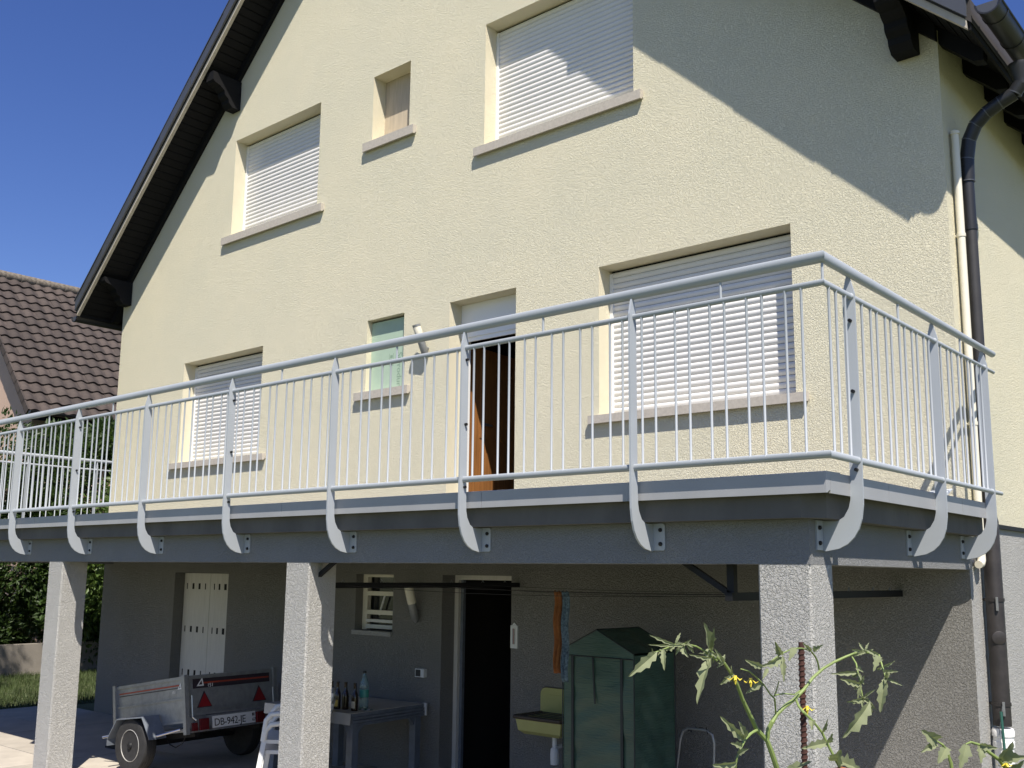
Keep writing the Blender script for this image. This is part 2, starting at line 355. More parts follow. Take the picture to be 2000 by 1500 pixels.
# little cellar window
a, b, c, d = LOW['Q']
cw = bpy.data.objects.new('cellar_window', None); COL.objects.link(cw); cw.parent = H; cw.location = Vector(((a+b)/2, .15, c))-H.location
mb = MB(); y0, y1 = .10, .15
mb.box(a+.002, a+.075, y0, y1, c+.002, d-.002); mb.box(b-.075, b-.002, y0, y1, c+.002, d-.002); mb.box(a+.0755, b-.0755, y0, y1, d-.03, d-.002)
part('frame', mb, M_CREAMPIPE, cw)
for z0, z1, m_ in ((1.70, 1.745, M_CREAMPIPE), (1.505, 1.55, M_CREAMPIPE), (1.425, 1.455, M_PLAST), (1.36, 1.40, M_PLAST)):
    part('crossbar', MB().box(a+.077, b-.077, y0-.015, y1-.005, z0, z1), m_, cw)
part('pane', MB().box(a+.076, b-.076, y1+.02, y1+.026, c+.002, d-.031), M_GLASS, cw)
part('window_sill', MB().box(a-.012, b+.006, -.035, .1, 1.297, 1.341), M_GREY, cw)
part('tilted_sash_bar', MB().tube([(1.10, .13, 1.50), (1.19, .13, 1.72)], .012, 6), M_PLAST, cw)
# lower door frame
a, b, c, d = LOW['S']
mb = MB(); mb.box(a+.001, a+.05, .18, .235, c, d-.001); mb.box(b-.05, b-.001, .18, .235, c, d-.001); mb.box(a+.0505, b-.0505, .18, .235, d-.045, d-.001)
part('cellar_door_frame', mb, M_SHUTW, H)
part('cellar_door_edge', MB().box(a+.052, a+.085, .215, .25, c, d-.05), M_TABLE, H)

# ---- roof
def zs(side, x): return 5.97+SL*(x-XL) if side < 0 else 5.91+SL*(XR-x)
XE = {-1: -4.93, 1: 7.40}
def slope(side, xa, xb, y0, y1, o0, o1):
    """prism along the slope between xa and xb, from y0 to y1, vertical offsets o0..o1 from the strip line"""
    return MB().prism([(xa, y0, zs(side, xa)+o0), (xb, y0, zs(side, xb)+o0), (xb, y0, zs(side, xb)+o1), (xa, y0, zs(side, xa)+o1)], (0, y1-y0, 0))
RF = bpy.data.objects.new('roof', None); COL.objects.link(RF); RF.parent = H; RF.location = Vector((RIDX, 4.5, 5.9))-H.location
for sd in (-1, 1):
    xe = XE[sd]; n_ = -sd; yo = .045 if sd > 0 else 0.   # n_: direction toward ridge
    part('roof_covering', slope(sd, xe-n_*.03, RIDX, -.50+yo, D_+.5, .062, .235), M_ROOF, RF)
    part('verge_cap', slope(sd, xe-n_*.03, RIDX, -.545+yo, -.5005+yo, .236, .252), M_VERGE, RF)
    L_ = abs(RIDX-xe)+.05; k = 0; x = xe-n_*.01; step = .69
    while abs(RIDX-x) > .02:
        x2 = x+n_*min(step, abs(RIDX-x))
        part('verge_panel', slope(sd, x, x2-n_*.006, -.535-.004*(k % 2)+yo, -.512+yo, .075, .235), M_VERGE, RF); x = x2; k += 1
    part('bargeboard', slope(sd, xe, RIDX, -.498+yo, -.455+yo, .0, .061), M_STRIP, RF)
    part('wall_trim', slope(sd, XL if sd < 0 else XR, RIDX, -.055, -.003, -.10, .028), M_DARKW, RF)
    bw = .080; x = xe+n_*.02
    f0 = slope(sd, x, x+n_*(bw-.012), -.453+yo, -.002, .030, .055); b0 = part('soffit_board', f0, M_DARKW, RF)
    p0 = worg(RF)+b0.location; i = 1
    while abs(RIDX-(x+n_*bw*i)) > .1:
        copy(b0, p0+Vector((n_*bw*i, 0, SL*bw*i)), RF); i += 1
    part('soffit_backing', slope(sd, xe, RIDX, -.454+yo, -.001, .056, .0615), M_BLACK, RF)
    # eave: boards, rafter tails, fascia
    xw = XR if sd > 0 else XL
    part('eave_soffit', slope(sd, xe, xw, .0, D_+.4, .045, .0615), M_DARKW, RF)
    y = .02
    rt = part('rafter_tail', MB().prism([(xw, 0.02, zs(sd, xw)-.10), (xe+n_*.10, 0.02, zs(sd, xe+n_*.10)-.10), (xe+n_*.03, 0.02, zs(sd, xe)-.02), (xe+n_*.03, 0.02, zs(sd, xe+n_*.03)+.044), (xw, 0.02, zs(sd, xw)+.044)], (0, .095, 0)), M_DARKW, RF)
    p0 = worg(RF)+rt.location
    for i in range(1, 16): copy(rt, p0+Vector((0, .56*i, 0)), RF)
    part('eave_fascia', MB().box(min(xe-n_*.002, xe-n_*.022), max(xe-n_*.002, xe-n_*.022), -.44, D_+.4, zs(sd, xe)-.01, zs(sd, xe)+.058), M_DARKW, RF)
    # half round gutter
    gx = 7.54 if sd > 0 else -5.065; gz = 5.735 if sd > 0 else 5.60; gr = .08
    gt = bpy.data.objects.new('gutter', None); COL.objects.link(gt); gt.parent = RF; gt.location = Vector((gx, -.45, gz))-worg(RF)
    ang = [math.pi+math.pi*j/10 for j in range(11)]
    pro = [(gx+gr*math.cos(t), gz+gr*math.sin(t)) for t in ang]; pri = [(gx+(gr-.006)*math.cos(t), gz+(gr-.006)*math.sin(t)) for t in reversed(ang)]
    part('trough', MB().prism([(q[0], -.47, q[1]) for q in pro+pri], (0, D_+.9, 0)), M_GUT, gt, True)
    part('end_cap', MB().prism([(gx+(gr-.007)*math.cos(t), -.462, gz+(gr-.007)*math.sin(t)) for t in ang], (0, .006, 0)), M_VERGE, gt)
    for yj in ([-.474, -.30, .12, .62, 1.4, 2.9] if sd > 0 else [-.474, .6]):
        po = [(gx+(gr+.005)*math.cos(t), gz+(gr+.005)*math.sin(t)) for t in ang]
        part('joint_ring', MB().prism([(q[0], yj, q[1]) for q in po+pri], (0, .022, 0)), M_GUT, gt, True)
    part('bead', MB().tube([(gx-n_*gr, -.475, gz), (gx-n_*gr, D_+.4, gz)], .009, 8), M_GUT, gt, True)
part('ridge_cap', MB().prism([(RIDX-.16, -.53, RIDZ+.13), (RIDX, -.53, RIDZ+.29), (RIDX+.16, -.53, RIDZ+.13)], (0, D_+1, 0)), M_ROOF, RF)
# carved brackets under the verge
def bracket(xr, zb, side):
    """right face at x = xr, bottom at zb, moulded corbel carrying a purlin end"""
    w_ = .165
    zt = min(zs(side, xr), zs(side, xr-w_))+.02
    h = zt-zb
    pro = [(-.004, zb), (-.13, zb), (-.18, zb+.05), (-.19, zb+.095), (-.235, zb+.125), (-.25, zb+.15), (-.255, zb+.19), (-.31, zb+.22), (-.33, zb+.24)]
    pur = [(-.33, zb+.24), (-.36, zb+.245), (-.41, zb+.26), (-.435, zb+.285), (-.44, max(zt, zb+.34)), (-.004, max(zt, zb+.34))]
    o = bpy.data.objects.new('bracket', None); COL.objects.link(o); o.parent = RF; o.location = Vector((xr-w_/2, 0, zb))-worg(RF)
    part('corbel', MB().prism([(xr-w_, a, b) for a, b in pro]+[(xr-w_, -.004, zb+.24)], (w_, 0, 0)), M_DARKW, o)
    part('purlin_end', MB().prism([(xr-w_, a, b) for a, b in pur]+[(xr-w_, -.004, zb+.2405)], (w_, 0, 0)), M_DARKW, o)
bracket(-1.80, 7.995, -1); bracket(-4.30, 5.735, -1); bracket(6.945, 5.755, 1); bracket(4.47, 7.97, 1); bracket(RIDX+.08, 10.6, 1)

# ------------------------------------------------------------------ balcony
BA = thing('balcony', (1.275, -1.3, 0), 'grey concrete balcony on rendered beam and three square pillars', 'balcony')
ch = .09
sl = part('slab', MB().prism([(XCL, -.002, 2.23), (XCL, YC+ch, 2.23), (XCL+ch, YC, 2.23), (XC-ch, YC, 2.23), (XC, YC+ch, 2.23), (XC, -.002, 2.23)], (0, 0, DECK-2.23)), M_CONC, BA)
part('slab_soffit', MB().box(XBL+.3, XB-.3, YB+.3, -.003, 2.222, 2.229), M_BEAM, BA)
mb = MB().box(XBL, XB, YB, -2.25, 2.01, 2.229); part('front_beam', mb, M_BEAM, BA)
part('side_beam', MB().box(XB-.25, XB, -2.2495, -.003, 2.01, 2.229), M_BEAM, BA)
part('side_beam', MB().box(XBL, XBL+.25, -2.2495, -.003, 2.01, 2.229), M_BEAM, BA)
for x0, x1 in ((6.80, XB), (2.958, 3.236), (-.865, -.575), (XBL, XBL+.28)):
    mb = MB(); b_ = .012; y0, y1 = YB, -2.255
    mb.prism([(x0+b_, y0, -.01), (x1-b_, y0, -.01), (x1, y0+b_, -.01), (x1, y1, -.01), (x0, y1, -.01), (x0, y0+b_, -.01)], (0, 0, 2.019))
    part('pillar', mb, M_GREY, BA)
def flash(x0, x1):  # front flashing piece, folded sheet
    mb = MB().prism([(x0, YS, 2.342), (x0, YS, 2.440), (x0, YS+.004, 2.444), (x0, YC+.12, 2.448), (x0, YC+.12, DECK+.001), (x0, YC-.002, DECK+.001), (x0, YC-.002, 2.36), (x0, YS+.01, 2.342)], (x1-x0, 0, 0)); return mb
xx = [XSL, -2.9, -.95, 1.05, 3.06, 5.05, XS]
for i in range(6): part('edge_flashing', flash(xx[i]+(.0015 if i else 0), xx[i+1]-(.0015 if i < 5 else 0)), M_FLASH, BA)
for s, xo, xi, ins in ((1, XS, XC, XC-.12), (-1, XSL, XCL, XCL+.12)):
    yy = [YS+.051, -1.85, -.62, -.004]
    for i in range(3):
        y0, y1 = yy[i]+(.0015 if i else .0), yy[i+1]-.0015
        part('edge_flashing', MB().prism([(xo, y0, 2.342), (xo, y0, 2.440), (xo-s*.004, y0, 2.444), (ins, y0, 2.4475), (ins, y0, DECK+.001), (xi+s*.002, y0, DECK+.001), (xi+s*.002, y0, 2.36), (xo-s*.01, y0, 2.342)], (0, y1-y0, 0)), M_FLASH, BA)
tag(part('plastic_tray', MB().prism([(6.86, -.52, DECK), (7.06, -.52, DECK), (7.06, -.50, DECK+.05), (7.03, -.14, DECK+.125), (6.9, -.12, DECK+.12), (6.84, -.45, DECK+.04)], (0, .03, .0)).box(6.85, 7.06, -.50, -.12, DECK, DECK+.03), M_TRAY), 'pale grey plastic tray lying on the balcony floor beside the corner pipe', 'tray')

# ------------------------------------------------------------------ balcony railing
RA = thing('balcony_railing', (1.275, YR, DECK), 'light grey steel railing with curved bracket posts running round the balcony', 'railing')
OC = .1865; hw_ = .031
PRO = [(OC+hw_, 2.38), (OC+hw_-.002, 2.297), (OC+hw_-.012, 2.23), (OC+hw_-.029, 2.18), (OC-.022, 2.142), (.13, 2.110), (.085, 2.088), (.02, 2.076), (.0085, 2.078),
       (.0085, 2.222), (.085, 2.223), (.118, 2.243), (.143, 2.284), (OC-hw_-.002, 2.325), (OC-hw_, 2.38), (OC-hw_, 3.36), (OC-.006, ZH-.012), (OC+.006, ZH-.012), (OC+hw_, 3.36)]
def post(px, face):
    """face: 'f' front (bar in y-z), 'r' right side, 'l' left side. px = position along the facade"""
    t = .006
    def P(a, o, z):   # a along facade, o outwards
        return Vector((px+a, YB-o, z)) if face == 'f' else (Vector((XB+o, px+a, z)) if face == 'r' else Vector((XBL-o, px+a, z)))
    root = bpy.data.objects.new('post', None); COL.objects.link(root); root.parent = RA; root.location = P(0, OC, 2.08)-RA.location
    v = P(2*t, 0, 0)-P(0, 0, 0)
    part('blade', MB().prism([P(-t, o, z) for o, z in PRO], v), M_RAIL, root)
    s = 1 if face == 'f' else -1
    a0, a1 = (-.02, .078) if s > 0 else (-.078, .02)
    part('fixing_plate', MB().prism([P(a0, 0, 2.08), P(a1-.008 if s > 0 else a1, 0, 2.08), P(a1, 0, 2.09), P(a1, 0, 2.215), P(a1-.008, 0, 2.225), P(a0, 0, 2.225)], P(0, .008, 0)-P(0, 0, 0)), M_RAIL, root)
    for z in (2.115, 2.19):
        c = P(s*.052, .008, z); part('bolt', MB().lathe([(.011, 0), (.011, .007), (.007, .012)], c, 10, axis=P(0, 1, 0)-P(0, 0, 0), sx=(0, 0, 1)), M_BOLT, root)
    return P
# sequences of posts and bars
SP = 1.256; PX = [6.188-SP*i for i in range(9)]
front_P = {}
for x in PX: P_ = post(x, 'f')
SIDEY = [-2.357, -1.112, -.126]
for y in SIDEY: post(y, 'r'); post(y, 'l')
for x in (PX[0]-SP, PX[0]-3*SP, PX[0]-5*SP):   # panel bolts on every second post
    for z in (2.47, 2.86, 3.27): part('bolt', MB().tube([(x-.006, YR+.005, z), (x+.022, YR+.005, z)], .009, 8), M_BOLT, RA)
for z in (2.47, 2.86, 3.22): part('bolt', MB().tube([(XRL-.005, SIDEY[0]+.006, z), (XRL-.005, SIDEY[0]-.024, z)], .009, 8), M_BOLT, RA)
wc = part('weld_collar', MB().lathe([(.0125, -.016), (.0175, -.009), (.0175, .009), (.0125, .016)], (PX[0], YR, ZM), 12, axis=(1, 0, 0)), M_RAIL, RA, True)
wl = worg(RA)+wc.location
for i, x in enumerate(PX):
    for z in (ZM, ZL):
        if i or z != ZM: copy(wc, wl+Vector((x-PX[0], 0, z-ZM)), RA)
wc2 = None
for y in SIDEY:
    for z in (ZM, ZL):
        for x in (XRL, XRLL): part('weld_collar', MB().lathe([(.0125, -.016), (.0175, -.009), (.0175, .009), (.0125, .016)], (x, y, z), 12, axis=(0, 1, 0)), M_RAIL, RA, True)
def rail(name, z, r, yend):
    part(name, MB().tube([(XRLL, yend, z), (XRLL, YR, z), (XRL, YR, z), (XRL, yend, z)], r, 14), M_RAIL, RA, True)
rail('handrail', ZH, .0215, .09); rail('middle_rail', ZM, .0115, .085); rail('bottom_rail', ZL, .0135, .085)
bar0 = part('baluster', MB().lathe([(.0125, .0), (.0105, .006), (.0068, .011), (.0068, ZM-ZL-.03), (.0092, ZM-ZL-.021), (.0095, ZM-ZL-.016)], (0, 0, ZL+.008), 9), M_RAIL, RA, True)
bars = []
for i in range(8):
    x0 = PX[i]-SP
    for k in range(6): bars += [(x0+.078+.2055*k, YR), (x0+.078+.2055*k+.084, YR)]
for k in range(5): bars += [(6.247+.2085*k, YR), (6.247+.2085*k+.084, YR)]
for k in range(4): bars += [(PX[8]-.08-.2055*k, YR), (PX[8]-.08-.2055*k-.084, YR)]
sy = [-2.632, -2.548, -2.436, -2.224, -2.105, -2.022, -1.90, -1.82, -1.694, -1.612, -1.496, -1.418, -1.30, -1.222, -1.012, -.885, -.806, -.684, -.606, -.488, -.425, -.304, -.218]
for y in sy: bars += [(XRL, y), (XRLL, y)]
bz = (ZL+.008)
for i, (x, y) in enumerate(bars):
    if i == 0: bar0.location = Vector((x, y, bz))-RA.location
    else: copy(bar0, (x, y, bz), RA)
v0 = part('upright', MB().tube([(0, 0, ZM+.004), (0, 0, ZH-.01)], .007, 8), M_RAIL, RA, True)
ups = [(PX[i]-SP/2, YR) for i in range(8)]+[(6.73, YR), (XRL-.004, YR+.004), (XRLL+.004, YR+.004), (PX[8]-.45, YR)]+[(XRL, -1.70), (XRL, -.62), (XRLL, -1.70), (XRLL, -.62)]
for i, (x, y) in enumerate(ups):
    if i == 0: v0.location = Vector((x, y, ZM+.004))-RA.location
    else: copy(v0, (x, y, ZM+.004), RA)

# ------------------------------------------------------------------ pipes at the corner
DP = thing('downpipe', (7.147, .25, 0), 'dark segmented rainwater downpipe running down the side wall corner', 'downpipe')
el = [(7.545, .25, 5.52), (7.545, .25, 5.44), (7.50, .25, 5.375), (7.40, .25, 5.335), (7.305, .25, 5.288), (7.225, .25, 5.215), (7.175, .25, 5.11), (7.152, .25, 4.97), (7.147, .25, 4.80)]
for i in range(1, len(el)-1):
    a_, b_ = Vector(el[i]), Vector(el[i+1]); part('elbow_segment', MB().tube([a_, b_], .05, 18), M_GUT, DP, True)
    part('seam_ring', MB().tube([b_-(b_-a_).normalized()*.004, b_+(b_-a_).normalized()*.004], .052, 18), M_VERGE, DP, True)
part('funnel', MB().lathe([(.047, 0), (.05, .05), (.078, .13), (.078, .16)], (7.545, .25, 5.42), 18), M_GUT, DP, True)
part('upper_tube', MB().tube([(7.147, .25, 4.80), (7.147, .25, 4.45)], .0435, 18), M_GUT, DP, True)
part('collar', MB().tube([(7.147, .25, 4.47), (7.147, .25, 4.43)], .048, 18), M_GUT, DP, True)
part('middle_tube', MB().tube([(7.147, .25, 4.45), (7.147, .25, 2.36)], .0425, 18), mat('dull_grey_pipe', (.045, .043, .043), .5, .2, var=.15, vscale=8), DP, True)
part('lower_tube', MB().tube([(7.147, .25, 2.40), (7.147, .25, 2.34), (7.147, .25, .985)], [.044, .057, .057], 20), M_BROWNPIPE, DP, True)
for z in (1.80, 1.115):
    cl = part('clamp', MB().tube([(7.147, .25, z), (7.147, .25, z+.022)], .0625, 20), M_BROWNPIPE, DP, True)
    part('wall_pin', MB().tube([(7.06, .25, z+.011), (7.10, .25, z+.011)], .009, 8), M_BROWNPIPE, DP)
    part('clip', MB().box(7.172, 7.184, .182, .196, z-.06, z+.03), M_STEEL, DP)
part('cleaning_hatch', MB().lathe([(.045, 0), (.045, .003), (.04, .005)], (7.174, .2025, 1.56), 20, axis=(.5, -.86, 0), sx=(0, 0, 1)), M_BROWNPIPE, DP, True)
part('pvc_base', MB().lathe([(.060, 0), (.060, .84), (.068, .85), (.068, .885), (.064, .89), (.064, .915), (.070, .92), (.070, .955), (.062, .97)], (7.147, .25, .0), 22), M_PVC, DP, True)
part('tie_wire', MB().tube([(7.17, .187, 1.12), (7.165, .18, 1.06), (7.15, .185, 1.0), (7.14, .178, .93)], .0022, 6), M_STEEL, DP)
VP = thing('vent_pipe', (7.112, .14, 0), 'slim cream plastic pipe with clamp beside the dark downpipe', 'pipe')
part('tube', MB().tube([(7.112, .14, 5.14), (7.112, .14, 2.12), (7.112, .135, 2.075), (7.112, .11, 2.05), (7.112, .065, 2.045)], .0265, 16), M_CREAMPIPE, VP, True)
part('cap', MB().lathe([(.034, 0), (.034, .022), (.02, .032)], (7.112, .14, 5.135), 16), M_CREAMPIPE, VP, True)
part('clamp', MB().tube([(7.112, .14, 4.36), (7.112, .14, 4.385)], .031, 16), M_CREAMPIPE, VP, True)
part('clamp', MB().tube([(7.112, .14, 3.0), (7.112, .14, 3.025)], .031, 16), M_CREAMPIPE, VP, True)
for z in (4.372, 3.012): part('wall_pin', MB().tube([(7.06, .14, z), (7.1, .14, z)], .008, 8), M_CREAMPIPE, VP)
tag(part('garden_stake', MB().tube([(7.215, .10, -.03), (7.165, .165, 1.085)], .009, 8), M_STAKE, None, True), 'thin dark green stake leaning beside the white pipe base', 'stake')

# ------------------------------------------------------------------ wall lamps
def lamp(b, t, r, label):
    b, t = Vector(b), Vector(t); ax = (t-b); L_ = ax.length
    T = thing('wall_lamp', b, label, 'wall lamp', 'torch shaped wall lamps')
    part('holder', MB().lathe([(r*.25, 0), (r*.95, L_*.10), (r, L_*.5)], b, 18, axis=ax), M_STEEL, T, True)
    part('shade', MB().lathe([(r*1.0, L_*.5), (r*1.04, L_*.52), (r*1.04, L_*.95), (r*.9, L_)], b, 18, axis=ax), M_CREAMPIPE, T, True)
    part('top_ring', MB().lathe([(r*1.07, L_*.93), (r*1.07, L_*1.0)], b, 18, axis=ax), M_STEEL, T, True)
    m_ = b+ax*.3; part('wall_mount', MB().tube([(m_.x, -.001, m_.z), (m_.x, m_.y, m_.z)], .018, 10), M_STEEL, T)
lamp((1.875, -.035, 4.146), (1.836, -.15, 4.474), .040, 'torch shaped wall lamp beside the open balcony door')
lamp((1.822, -.03, 1.453), (1.816, -.15, 1.83), .043, 'torch shaped wall lamp beside the little cellar window')

# ------------------------------------------------------------------ drying rack, lines, towels
DRK = thing('drying_rack', (4.9, -1.2, 1.8), 'black metal clothes drying rack hung under the balcony with lines', 'drying rack')
for x in (3.12, 6.60):
    part('arm', MB().box(x-.021, x+.021, -2.44, -.001, 1.822, 1.864), M_BLACK, DRK)
    part('hanger', MB().box(x-.02, x+.02, -2.42, -2.38, 1.8645, 2.012), M_BLACK, DRK)
    s = -1 if x > 5 else 1
    part('brace', MB().prism([(x, -2.42, 1.835), (x+s*.29, -2.42, 2.009), (x+s*.235, -2.42, 2.009), (x-s*.0, -2.42, 1.868)], (0, .03, 0)), M_BLACK, DRK)
    for y in (-2.1, -1.7, -1.3, -.9, -.5, -.2): part('hook', MB().tube([(x, y, 1.864), (x, y+.015, 1.885), (x, y+.03, 1.864)], .003, 6), M_STEEL, DRK)
for i, y in enumerate((-2.1, -1.7, -1.3, -.9, -.5)):
    sag = (.07, .03, .055, .10, .045)[i]; pts = [(3.12+3.48*t, y, 1.845-sag*4*t*(1-t)*.5) for t in [j/8 for j in range(9)]]
    part('line', MB().tube(pts, .0018, 5, cap=False), M_BLACK, DRK)
def towel(name, x0, x1, y, ztop, zbot, m, label, fold=.02):
    mb = MB(); nx, nz = 6, 14; vs = []
    for j in range(nz+1):
        for i in range(nx+1):
            t = j/nz; x = x0+(x1-x0)*i/nx*(1-.12*t)+.003*math.sin(j*.5+i); vs.append((x, y+fold*math.sin(i*2.1+.5)*(.4+.6*t)+.01*math.sin(j*.9), ztop+(zbot-ztop)*t+.006*math.sin(i*1.7)))
    mb.add(vs, [(j*(nx+1)+i, j*(nx+1)+i+1, (j+1)*(nx+1)+i+1, (j+1)*(nx+1)+i) for j in range(nz) for i in range(nx)])
    o = tag(part(name, mb, m, None, True), label, 'towel')
    so = o.modifiers.new('thick', 'SOLIDIFY'); so.thickness = .004; return o
towel('tea_towel', 4.555, 4.625, -1.3, 1.825, 1.245, M_TOWO, 'orange patterned tea towel hanging on the drying line')
towel('tea_towel', 4.628, 4.695, -1.3, 1.825, 1.19, M_TOWB, 'blue checked tea towel hanging next to the orange one', .014)

# ------------------------------------------------------------------ trailer (nose down, wheels on the paving)
ya, pa = R(184.2), R(9.4)
lv = Vector((math.cos(ya)*math.cos(pa), math.sin(ya)*math.cos(pa), -math.sin(pa))); wv = Vector((math.sin(ya), -math.cos(ya), 0)); hv = wv.cross(lv)
TO = Vector((.461, -1.679, .462))
TX = Matrix(((lv.x, wv.x, hv.x, TO.x), (lv.y, wv.y, hv.y, TO.y), (lv.z, wv.z, hv.z, TO.z), (0, 0, 0, 1)))   # x forward, y across (away), z up
TR = thing('car_trailer', (.0, -1.15, 0), 'galvanised box trailer tilted nose down beneath the balcony', 'trailer')
TW, TL, TH = 1.08, 1.14, .485
def tp(name, mb, m, par=TR, sm=False): mb.xf = TX; return part(name, mb, m, par, sm)
tp('floor', MB().box(.0, TL, .0, TW, -.03, .0), M_STEEL)
ns = tp('side_panel', MB().box(.015, TL-.015, .002, .022, .055, TH-.03), M_STEEL)
tp('side_panel', MB().box(.015, TL-.015, TW-.022, TW-.002, .055, TH-.03), M_STEEL)
tp('front_panel', MB().box(TL-.03, TL-.008, .02, TW-.02, .05, TH-.01), M_STEEL)
tg = tp('tailgate', MB().box(.0, .02, .03, TW-.03, .11, TH-.03), M_STEEL)
tp('rear_skirt', MB().box(.0, .025, .03, TW-.03, -.045, .10), M_STEEL)
mb = MB()
for z0, z1 in ((TH-.03, TH), (.055, .075), (.27, .285)): mb.box(.01, TL, -.01, .0018, z0, z1)
tp('side_rib', mb, M_STEEL, ns)
mb = MB()
for z0, z1 in ((TH-.03, TH), (.11, .13), (.155, .165)): mb.box(-.012, .0, .03, TW-.03, z0, z1)
tp('tailgate_rib', mb, M_STEEL, tg)
for x, y in ((.0, .0), (.0, TW), (TL, .0), (TL, TW)):
    tp('corner_post', MB().box(x-.022, x+.022, y-.022+(.006 if y > 0 else -.006), y+.022+(.006 if y > 0 else -.006), -.055 if x == 0 else .0, TH+.01), M_STEEL)
tp('latch', MB().tube([(-.03, .045, .30), (-.03, .045, .10), (-.045, .07, .07), (-.03, .09, .06)], .008, 8), M_CHROME, tg)
tp('latch', MB().tube([(-.03, TW-.045, .30), (-.03, TW-.045, .10)], .008, 8), M_CHROME, tg)
tp('side_stripe', MB().box(.10, TL-.06, -.0035, -.0005, TH-.085, TH-.073), M_ORSTR, ns)
tp('side_stripe', MB().box(.10, TL-.06, -.0035, -.0005, TH-.107, TH-.100), M_DECAL, ns)
tp('tailgate_decal', MB().box(-.0035, -.0005, .08, TW-.06, TH-.125, TH-.036), M_DECAL, tg)
tp('tailgate_stripe', MB().box(-.0055, -.0038, .19, TW-.07, TH-.085, TH-.07), M_ORSTR, tg)
def tri_frame(o, s):   # white triangular mark with open middle
    A = [(0, 0), (s, 0), (s*.82, s*.95)]; c = (s*.6, s*.3); B = [(c[0]+(p[0]-c[0])*.5, c[1]+(p[1]-c[1])*.5) for p in A]; mb = MB()
    mb.add([(p[0]+o[0], p[1]+o[1], 0) for p in A]+[(p[0]+o[0], p[1]+o[1], 0) for p in B], [(0, 1, 4, 3), (1, 2, 5, 4), (2, 0, 3, 5)]); return mb
RFm = TX @ frame((-.0062, .12, TH-.118), (0, 1, 0), (0, 0, 1)); mk = tri_frame((0, .012), .085); mk.xf = RFm; part('maker_mark', mk, M_WHITE, tg)
t_ = text_mb('151', .048, RFm @ Matrix.Translation((.125, -.002, 0))); part('model_number', t_, M_WHITE, tg)
SFm = TX @ frame((.17, -.0045, TH-.15), (-1, 0, 0), (0, 0, 1)); mk = tri_frame((.05, .035), .06); mk.xf = SFm; part('maker_mark', mk, M_WHITE, ns)
t_ = text_mb('151', .036, SFm @ Matrix.Translation((-.035, .0, 0))); part('model_number', t_, M_WHITE, ns)
for y in (.13, TW-.28):
    tr = tp('reflector', MB().prism([(-.0125, y, .185), (-.0125, y+.15, .185), (-.0125, y+.075, .315)], (.011, 0, 0)), M_RED)
    tp('reflector_rim', MB().prism([(-.0085, y-.012, .178), (-.0085, y+.162, .178), (-.0085, y+.075, .331)], (.007, 0, 0)), M_DECAL, tr)
for y, w_, h_ in ((.05, .05, .075), (.135, .095, .105), (TW-.26, .095, .105), (TW-.12, .05, .075)):
    tp('tail_lamp', MB().box(-.03, -.0005, y, y+w_, -.03, -.03+h_), M_REDLAMP)
pl = tp('number_plate', MB().box(-.006, -.001, .29, .81, -.025, .085), M_WHITE)
PFm = TX @ frame((-.0075, .305, -.008), (0, 1, 0), (0, 0, 1))
t_ = text_mb('DB-942-JE', .098, PFm, spacing=.93); part('plate_number', t_, M_INK, pl)
t_ = text_mb('67', .045, PFm @ Matrix.Translation((.463, .0, 0))); part('plate_number', t_, M_INK, pl)
mk = MB(PFm)
for a_, b_, c_, d_ in ((.466, .05, .482, .078), (.486, .05, .494, .078)): mk.add([(a_, b_, 0), (c_, b_, 0), (c_, d_, 0), (a_, d_, 0)], [(0, 1, 2, 3)])
part('plate_badge', mk, M_INK, pl)
tp('bumper_bar', MB().tube([(.06, -.03, .0), (.30, -.12, -.035), (.46, -.125, -.06)], .011, 8), M_CHROME)
tp('bumper_bar', MB().tube([(TL-.02, -.02, .02), (TL+.16, -.06, .01)], .012, 8), M_CHROME)
